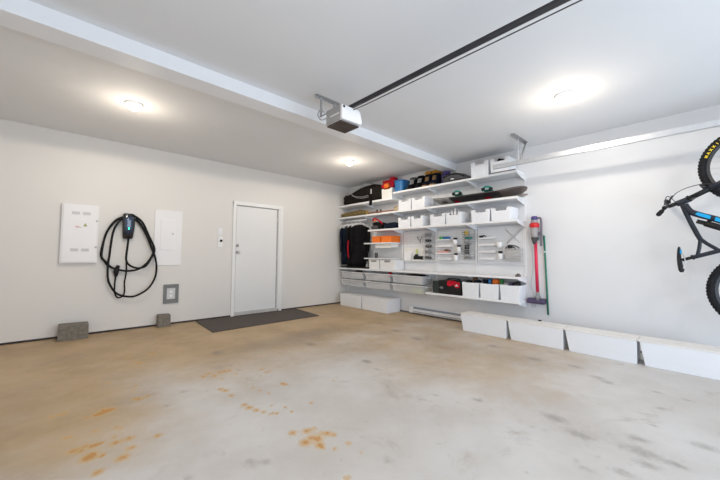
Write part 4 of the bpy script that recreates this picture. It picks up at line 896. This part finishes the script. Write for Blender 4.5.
# ------------------------------------------------------------------ mountain bike hung upright by its wheel
t = thing('mountain_bike', 'black mountain bike with blue panel hung upright on the right wall', 'bicycle', (-.42, -6.14, .45))
BX = -.42
def P(y, z, x=0.): return (BX+x, y, z)
def wheel(cy, cz, front):
    R_ = .365; n = 72
    tyre = MB(); rt = .030
    tyre.tube([P(cy+(R_-rt)*math.cos(2*PI*i/n), cz+(R_-rt)*math.sin(2*PI*i/n)) for i in range(n)], rt, 14, closed=True)
    for i in range(n):
        for q in (-1, 0, 1):
            a = 2*PI*(i+(.5 if q == 0 else 0))/n; rr_ = R_-.002-(.006 if q else 0); x = q*.017
            c_ = Vector(P(cy+rr_*math.cos(a), cz+rr_*math.sin(a), x)); u = Vector((0, math.cos(a), math.sin(a))); v = Vector((0, -math.sin(a), math.cos(a))); w_ = Vector((1, 0, 0))
            k_ = [c_+u*du+v*dv+w_*dw for du in (-.003, .006) for dv in (-.009, .009) for dw in (-.007, .007)]
            tyre.add(k_, [(0, 1, 3, 2), (4, 6, 7, 5), (0, 4, 5, 1), (2, 3, 7, 6), (0, 2, 6, 4), (1, 5, 7, 3)])
    wt = bpy.data.objects.new('wheel', None); col.objects.link(wt); wt.parent = t; wt.location = Vector(P(cy, cz))-t.location
    ty = build('tyre', tyre, M['rubber'], wt)
    rim = MB(); ri = R_-2*rt+.004
    ring = []
    for i in range(n):
        a = 2*PI*i/n; c_, s_ = math.cos(a), math.sin(a)
        ring.append([P(cy+r_*c_, cz+r_*s_, x) for r_, x in ((ri, -.016), (ri, .016), (ri-.024, .009), (ri-.024, -.009))])
    rim.loft(ring, closed=True, smooth=False)
    build('rim', rim, M['rim'], wt)
    sp = MB()
    for i in range(28):
        a = 2*PI*i/28; a2 = a+(.5 if i % 2 else -.5); x = .028 if (i//2) % 2 else -.028
        sp.tube([P(cy+.028*math.cos(a2), cz+.028*math.sin(a2), x), P(cy+(ri-.022)*math.cos(a), cz+(ri-.022)*math.sin(a))], .0013, 4)
    build('spokes', sp, M['spoke'], wt)
    build('hub', MB().lathe([(.014, -.05), (.03, -.035), (.018, -.02), (.018, .02), (.03, .035), (.014, .05)], P(cy, cz), 'x', 16), M['black'], wt)
    build('brake_disc', MB().lathe([(.088, -.041), (.088, -.039), (.06, -.039), (.06, -.041)], P(cy, cz), 'x', 32), M['steel'], wt)
    return ty, wt
F = (-6.134, 1.99); Rr = (-6.155, .815)
ty, wf = wheel(*F, True); _, wr = wheel(*Rr, False)
# yellow sidewall lettering on the upper tyre
def letters(txt, cy, cz, rad, a0, da, size, x, parent, m_):
    for i, ch in enumerate(txt):
        cu = bpy.data.curves.new('ltr', 'FONT'); cu.body = ch; cu.size = size; cu.align_x = 'CENTER'; cu.extrude = .001; cu.offset = .0012
        ob = bpy.data.objects.new('ltr', cu); col.objects.link(ob)
        dg = bpy.context.evaluated_depsgraph_get(); me = bpy.data.meshes.new_from_object(ob.evaluated_get(dg)); bpy.data.objects.remove(ob)
        a = a0-i*da                     # clockwise seen from the room (camera looks along +x, y grows to the left)
        up = Vector((0, -math.cos(a), math.sin(a))); right = Vector((0, -math.sin(a), -math.cos(a)))
        o = bpy.data.objects.new('lettering', me); col.objects.link(o); me.materials.append(m_)
        nrm = Vector((-1, 0, 0)); pos = Vector((BX+x, cy, cz))+up*rad
        mt = Matrix((right, up, nrm)).transposed().to_4x4(); mt.translation = pos-wpos(parent)
        o.parent = parent; o.matrix_local = mt
letters('MAXXIS', *F, .318, math.radians(159), math.radians(6.0), .030, -.0295, ty, M['letter'])
# frame
hd0, hd1 = (-5.615, 1.675), (-5.685, 1.712)
fr = MB()
def pt(pts, r_, seg=10): fr.tube(smooth_path([P(*p) for p in pts], 4), r_ if not isinstance(r_, list) else r_, seg)
pt([(-5.605, 1.672), (-5.70, 1.712)], .030)
pt([(-5.645, 1.672), (-5.69, 1.52), (-5.74, 1.37), (-5.765, 1.305)], .020)                       # top tube
pt([(-5.665, 1.66), (-5.70, 1.59), (-5.76, 1.55), (-5.90, 1.482), (-6.05, 1.385), (-6.165, 1.30)], .029)   # down tube
pt([(-5.765, 1.31), (-5.755, 1.22), (-5.742, 1.15)], .015)
pt([(-5.765, 1.31), (-5.81, 1.26), (-5.875, 1.205)], .016)
pt([(-5.70, 1.125), (-5.90, 1.198), (-6.165, 1.295)], .020)                                      # seat tube
fr.lathe([(.036, -.04), (.036, .04)], P(-6.17, 1.295), 'x', 16)
build('frame', fr, M['frame'], t)
b = MB()
for x in (-.035, .035):
    b.tube(smooth_path([P(-6.17, 1.27, x*.6), P(-6.175, 1.05, x*1.5), P(Rr[0], Rr[1], x*1.7)], 4), .012, 8)
    b.tube(smooth_path([P(-5.90, 1.195, x*.5), P(-6.0, 1.05, x*1.5), P(Rr[0], Rr[1], x*1.7)], 4), .011, 8)
build('swingarm', b, M['frame'], t)
b = MB()
b.prism([(-5.755, 1.572), (-5.842, 1.530), (-5.835, 1.497), (-5.76, 1.535), (-5.735, 1.555)], lambda a, z, w_: (w_, a, z), BX-.030, BX-.0275)
b.prism([(-5.872, 1.515), (-5.90, 1.500), (-5.985, 1.45), (-5.975, 1.42), (-5.90, 1.462), (-5.862, 1.482)], lambda a, z, w_: (w_, a, z), BX-.030, BX-.0275)
build('blue_panel', b, M['cyan'], t)
b = MB(); b.tube([P(-5.745, 1.487), P(-5.80, 1.462)], .021, 12); b.tube([P(-5.80, 1.462), P(-5.98, 1.372)], .030, 12); b.tube([P(-5.98, 1.372), P(-6.04, 1.335)], .012, 10)
b.tube([P(-5.82, 1.475), P(-5.87, 1.51)], .014, 8)
build('rear_shock', b, M['black'], t)
# fork
b = MB(); ax = Vector((0, -.874, .485)); c0 = Vector(P(-5.69, 1.712))
b.tube([c0+ax*.0, c0+ax*.02], .034, 12)
b.box(BX-.075, BX+.075, -5.735, -5.695, 1.705, 1.74, Matrix.Rotation(math.radians(-29), 3, 'X'))
fk = build('fork', b, M['black'], t)
for s_ in (-1, 1):
    o_ = Vector((.063*s_, 0, 0))
    build('stanchion', MB().tube([c0+o_+ax*.02, c0+o_+ax*.20], .017, 10), M['black'], fk)
    e1 = Vector(P(F[0]+.01, F[1]-.02))+o_*.95
    build('lower_leg', MB().tube([c0+o_+ax*.17, c0+o_+ax*.30, e1, e1+Vector((0, -.02, .03))], [.024, .023, .019, .019], 10), M['frame'], fk)
b = MB(); b.tube(smooth_path([c0+ax*.16+Vector((-.06, .012, .012)), c0+ax*.165+Vector((0, .05, .05)), c0+ax*.16+Vector((.06, .012, .012))], 4), .014, 8)
build('fork_arch', b, M['frame'], fk)
# cockpit
st = build('stem', MB().tube([P(-5.615, 1.678), P(-5.545, 1.652)], [.022, .019], 10), M['black'], t)
hb = build('handlebar', MB().tube(smooth_path([(-.76, -5.495, 1.545), (-.60, -5.515, 1.60), (-.50, -5.538, 1.640), (-.42, -5.542, 1.650), (-.34, -5.545, 1.662), (-.24, -5.528, 1.70), (-.08, -5.515, 1.755)], 4), .014, 10), M['black'], t)
build('grip', MB().tube([(-.765, -5.494, 1.543), (-.64, -5.510, 1.586)], .020, 10), M['rubber'], hb)
build('grip', MB().tube([(-.075, -5.515, 1.757), (-.20, -5.525, 1.713)], .020, 10), M['rubber'], hb)
for s_, (a, c_) in enumerate((((-.60, -5.515, 1.60), (-.70, -5.53, 1.62)), ((-.24, -5.53, 1.70), (-.15, -5.56, 1.78)))):
    l = MB(); l.blob((a[0], a[1]-.012, a[2]+.022), (.022, .018, .018), .7); l.tube(smooth_path([(a[0], a[1]-.01, a[2]+.025), ((a[0]+c_[0])/2, c_[1]-.01, c_[2]+.01), c_]), .007, 6)
    build('brake_lever', l, M['black'], hb)
b = MB()
b.tube(smooth_path([(-.24, -5.545, 1.72), (-.28, -5.60, 1.80), (-.36, -5.68, 1.835), (BX-.02, -5.78, 1.845), (BX-.06, -5.87, 1.83)]), .004, 6)
b.tube(smooth_path([(-.58, -5.52, 1.62), (-.56, -5.54, 1.73), (-.50, -5.565, 1.74), (-.45, -5.60, 1.69)]), .0035, 6)
build('brake_hose', b, M['darkgrey'], t)
# saddle
sp_ = build('seat_post', MB().tube([P(-5.632, 1.100), P(-5.72, 1.132)], .015, 10).tube([P(-5.70, 1.125), P(-5.715, 1.131)], .025, 10), M['black'], t)
b = MB(); rings = []
for s_ in range(11):
    u = s_/10; z = 1.235-.258*u; hw = .020+.052*max(0, (u-.35)/.65)**1.2; y = -5.612-.010*u+.010*math.sin(PI*u); hy = .020+.022*u
    if s_ in (0, 10): hw *= .6; hy *= .6
    rings.append([(BX+hw*math.cos(a), y-hy*.6*(1 if math.sin(a) < 0 else .5)*abs(math.sin(a))*(1 if math.sin(a) < 0 else -1)*1.3, z) for a in [2*PI*i/14 for i in range(14)]])
b.loft(rings)
sd = build('saddle', b, M['black'], t)
b = MB()
for x in (-.022, .022): b.tube(smooth_path([P(-5.622, 1.185, x*.6), P(-5.650, 1.13, x), P(-5.652, 1.06, x), P(-5.632, 1.0, x*1.6)], 4), .0045, 6)
build('saddle_rails', b, M['steel'], sd)
build('saddle_trim', MB().box(BX-.026, BX-.020, -5.634, -5.620, 1.165, 1.205), M['cyan'], sd)
# drivetrain (beyond the frame edge)
b = MB(); b.lathe([(.075, .052), (.085, .054), (.085, .058), (.075, .060)], P(-6.17, 1.295), 'x', 32); b.lathe([(.05, .05), (.055, .052), (.055, .085), (.05, .087)], P(*Rr), 'x', 24)
build('chainring', b, M['greysteel'], t)
b = MB(); b.tube([P(-6.17, 1.295, .062), P(-6.17, 1.295, .075), P(-6.315, 1.37, .078)], .012, 8); b.tube([P(-6.17, 1.295, -.05), P(-6.17, 1.295, -.072), P(-6.025, 1.22, -.078)], .012, 8)
cr = build('crank', b, M['black'], t)
build('pedal', MB().box(BX+.085, BX+.17, -6.36, -6.27, 1.36, 1.38), M['black'], cr)
# wall hook carrying the wheel
hk = MB(); hk.box(-.02, -.001, -6.20, -6.07, 2.18, 2.36); hk.tube(smooth_path([(-.02, -6.134, 2.27), (-.20, -6.134, 2.268), (-.46, -6.134, 2.264), (-.49, -6.134, 2.272), (-.495, -6.134, 2.30)]), .010, 8)
one('bike_hook', hk, M['greysteel'], 'dark steel wall hook that carries the bike wheel', 'hook')

# ------------------------------------------------------------------ light and camera
w = bpy.data.worlds.new('World'); scn.world = w; w.use_nodes = True
bg = w.node_tree.nodes['Background']; bg.inputs['Color'].default_value = (.75, .85, 1., 1); bg.inputs['Strength'].default_value = 1.0
ld = bpy.data.lights.new('daylight', 'AREA'); ld.shape = 'RECTANGLE'; ld.size = 5.1; ld.size_y = 2.2; ld.energy = 135; ld.color = (.70, .84, 1.)
lo = bpy.data.objects.new('daylight', ld); col.objects.link(lo); lo.location = (-3.3, YF-.9, .75); lo.rotation_euler = (math.radians(103), 0, 0)

f, yaw, pitch, roll = 318.256, .7498, .0467, .0085
cy_, sy_, cp, sp2 = math.cos(yaw), math.sin(yaw), math.cos(pitch), math.sin(pitch)
fw = Vector((sy_*cp, cy_*cp, sp2)); rt = Vector((cy_, -sy_, 0)); up = rt.cross(fw)
rt2 = rt*math.cos(roll)+up*math.sin(roll); up2 = -rt*math.sin(roll)+up*math.cos(roll)
cam = bpy.data.cameras.new('camera'); cam.sensor_width = 36; cam.lens = f*36/720; cam.clip_start = .02
co = bpy.data.objects.new('camera', cam); col.objects.link(co)
mt = Matrix((rt2, up2, -fw)).transposed().to_4x4(); mt.translation = Vector((-5.0006, -5.7708, 1.1244)); co.matrix_world = mt
scn.camera = co
scn.view_settings.view_transform = 'Standard'; scn.view_settings.look = 'None'; scn.view_settings.exposure = -.17
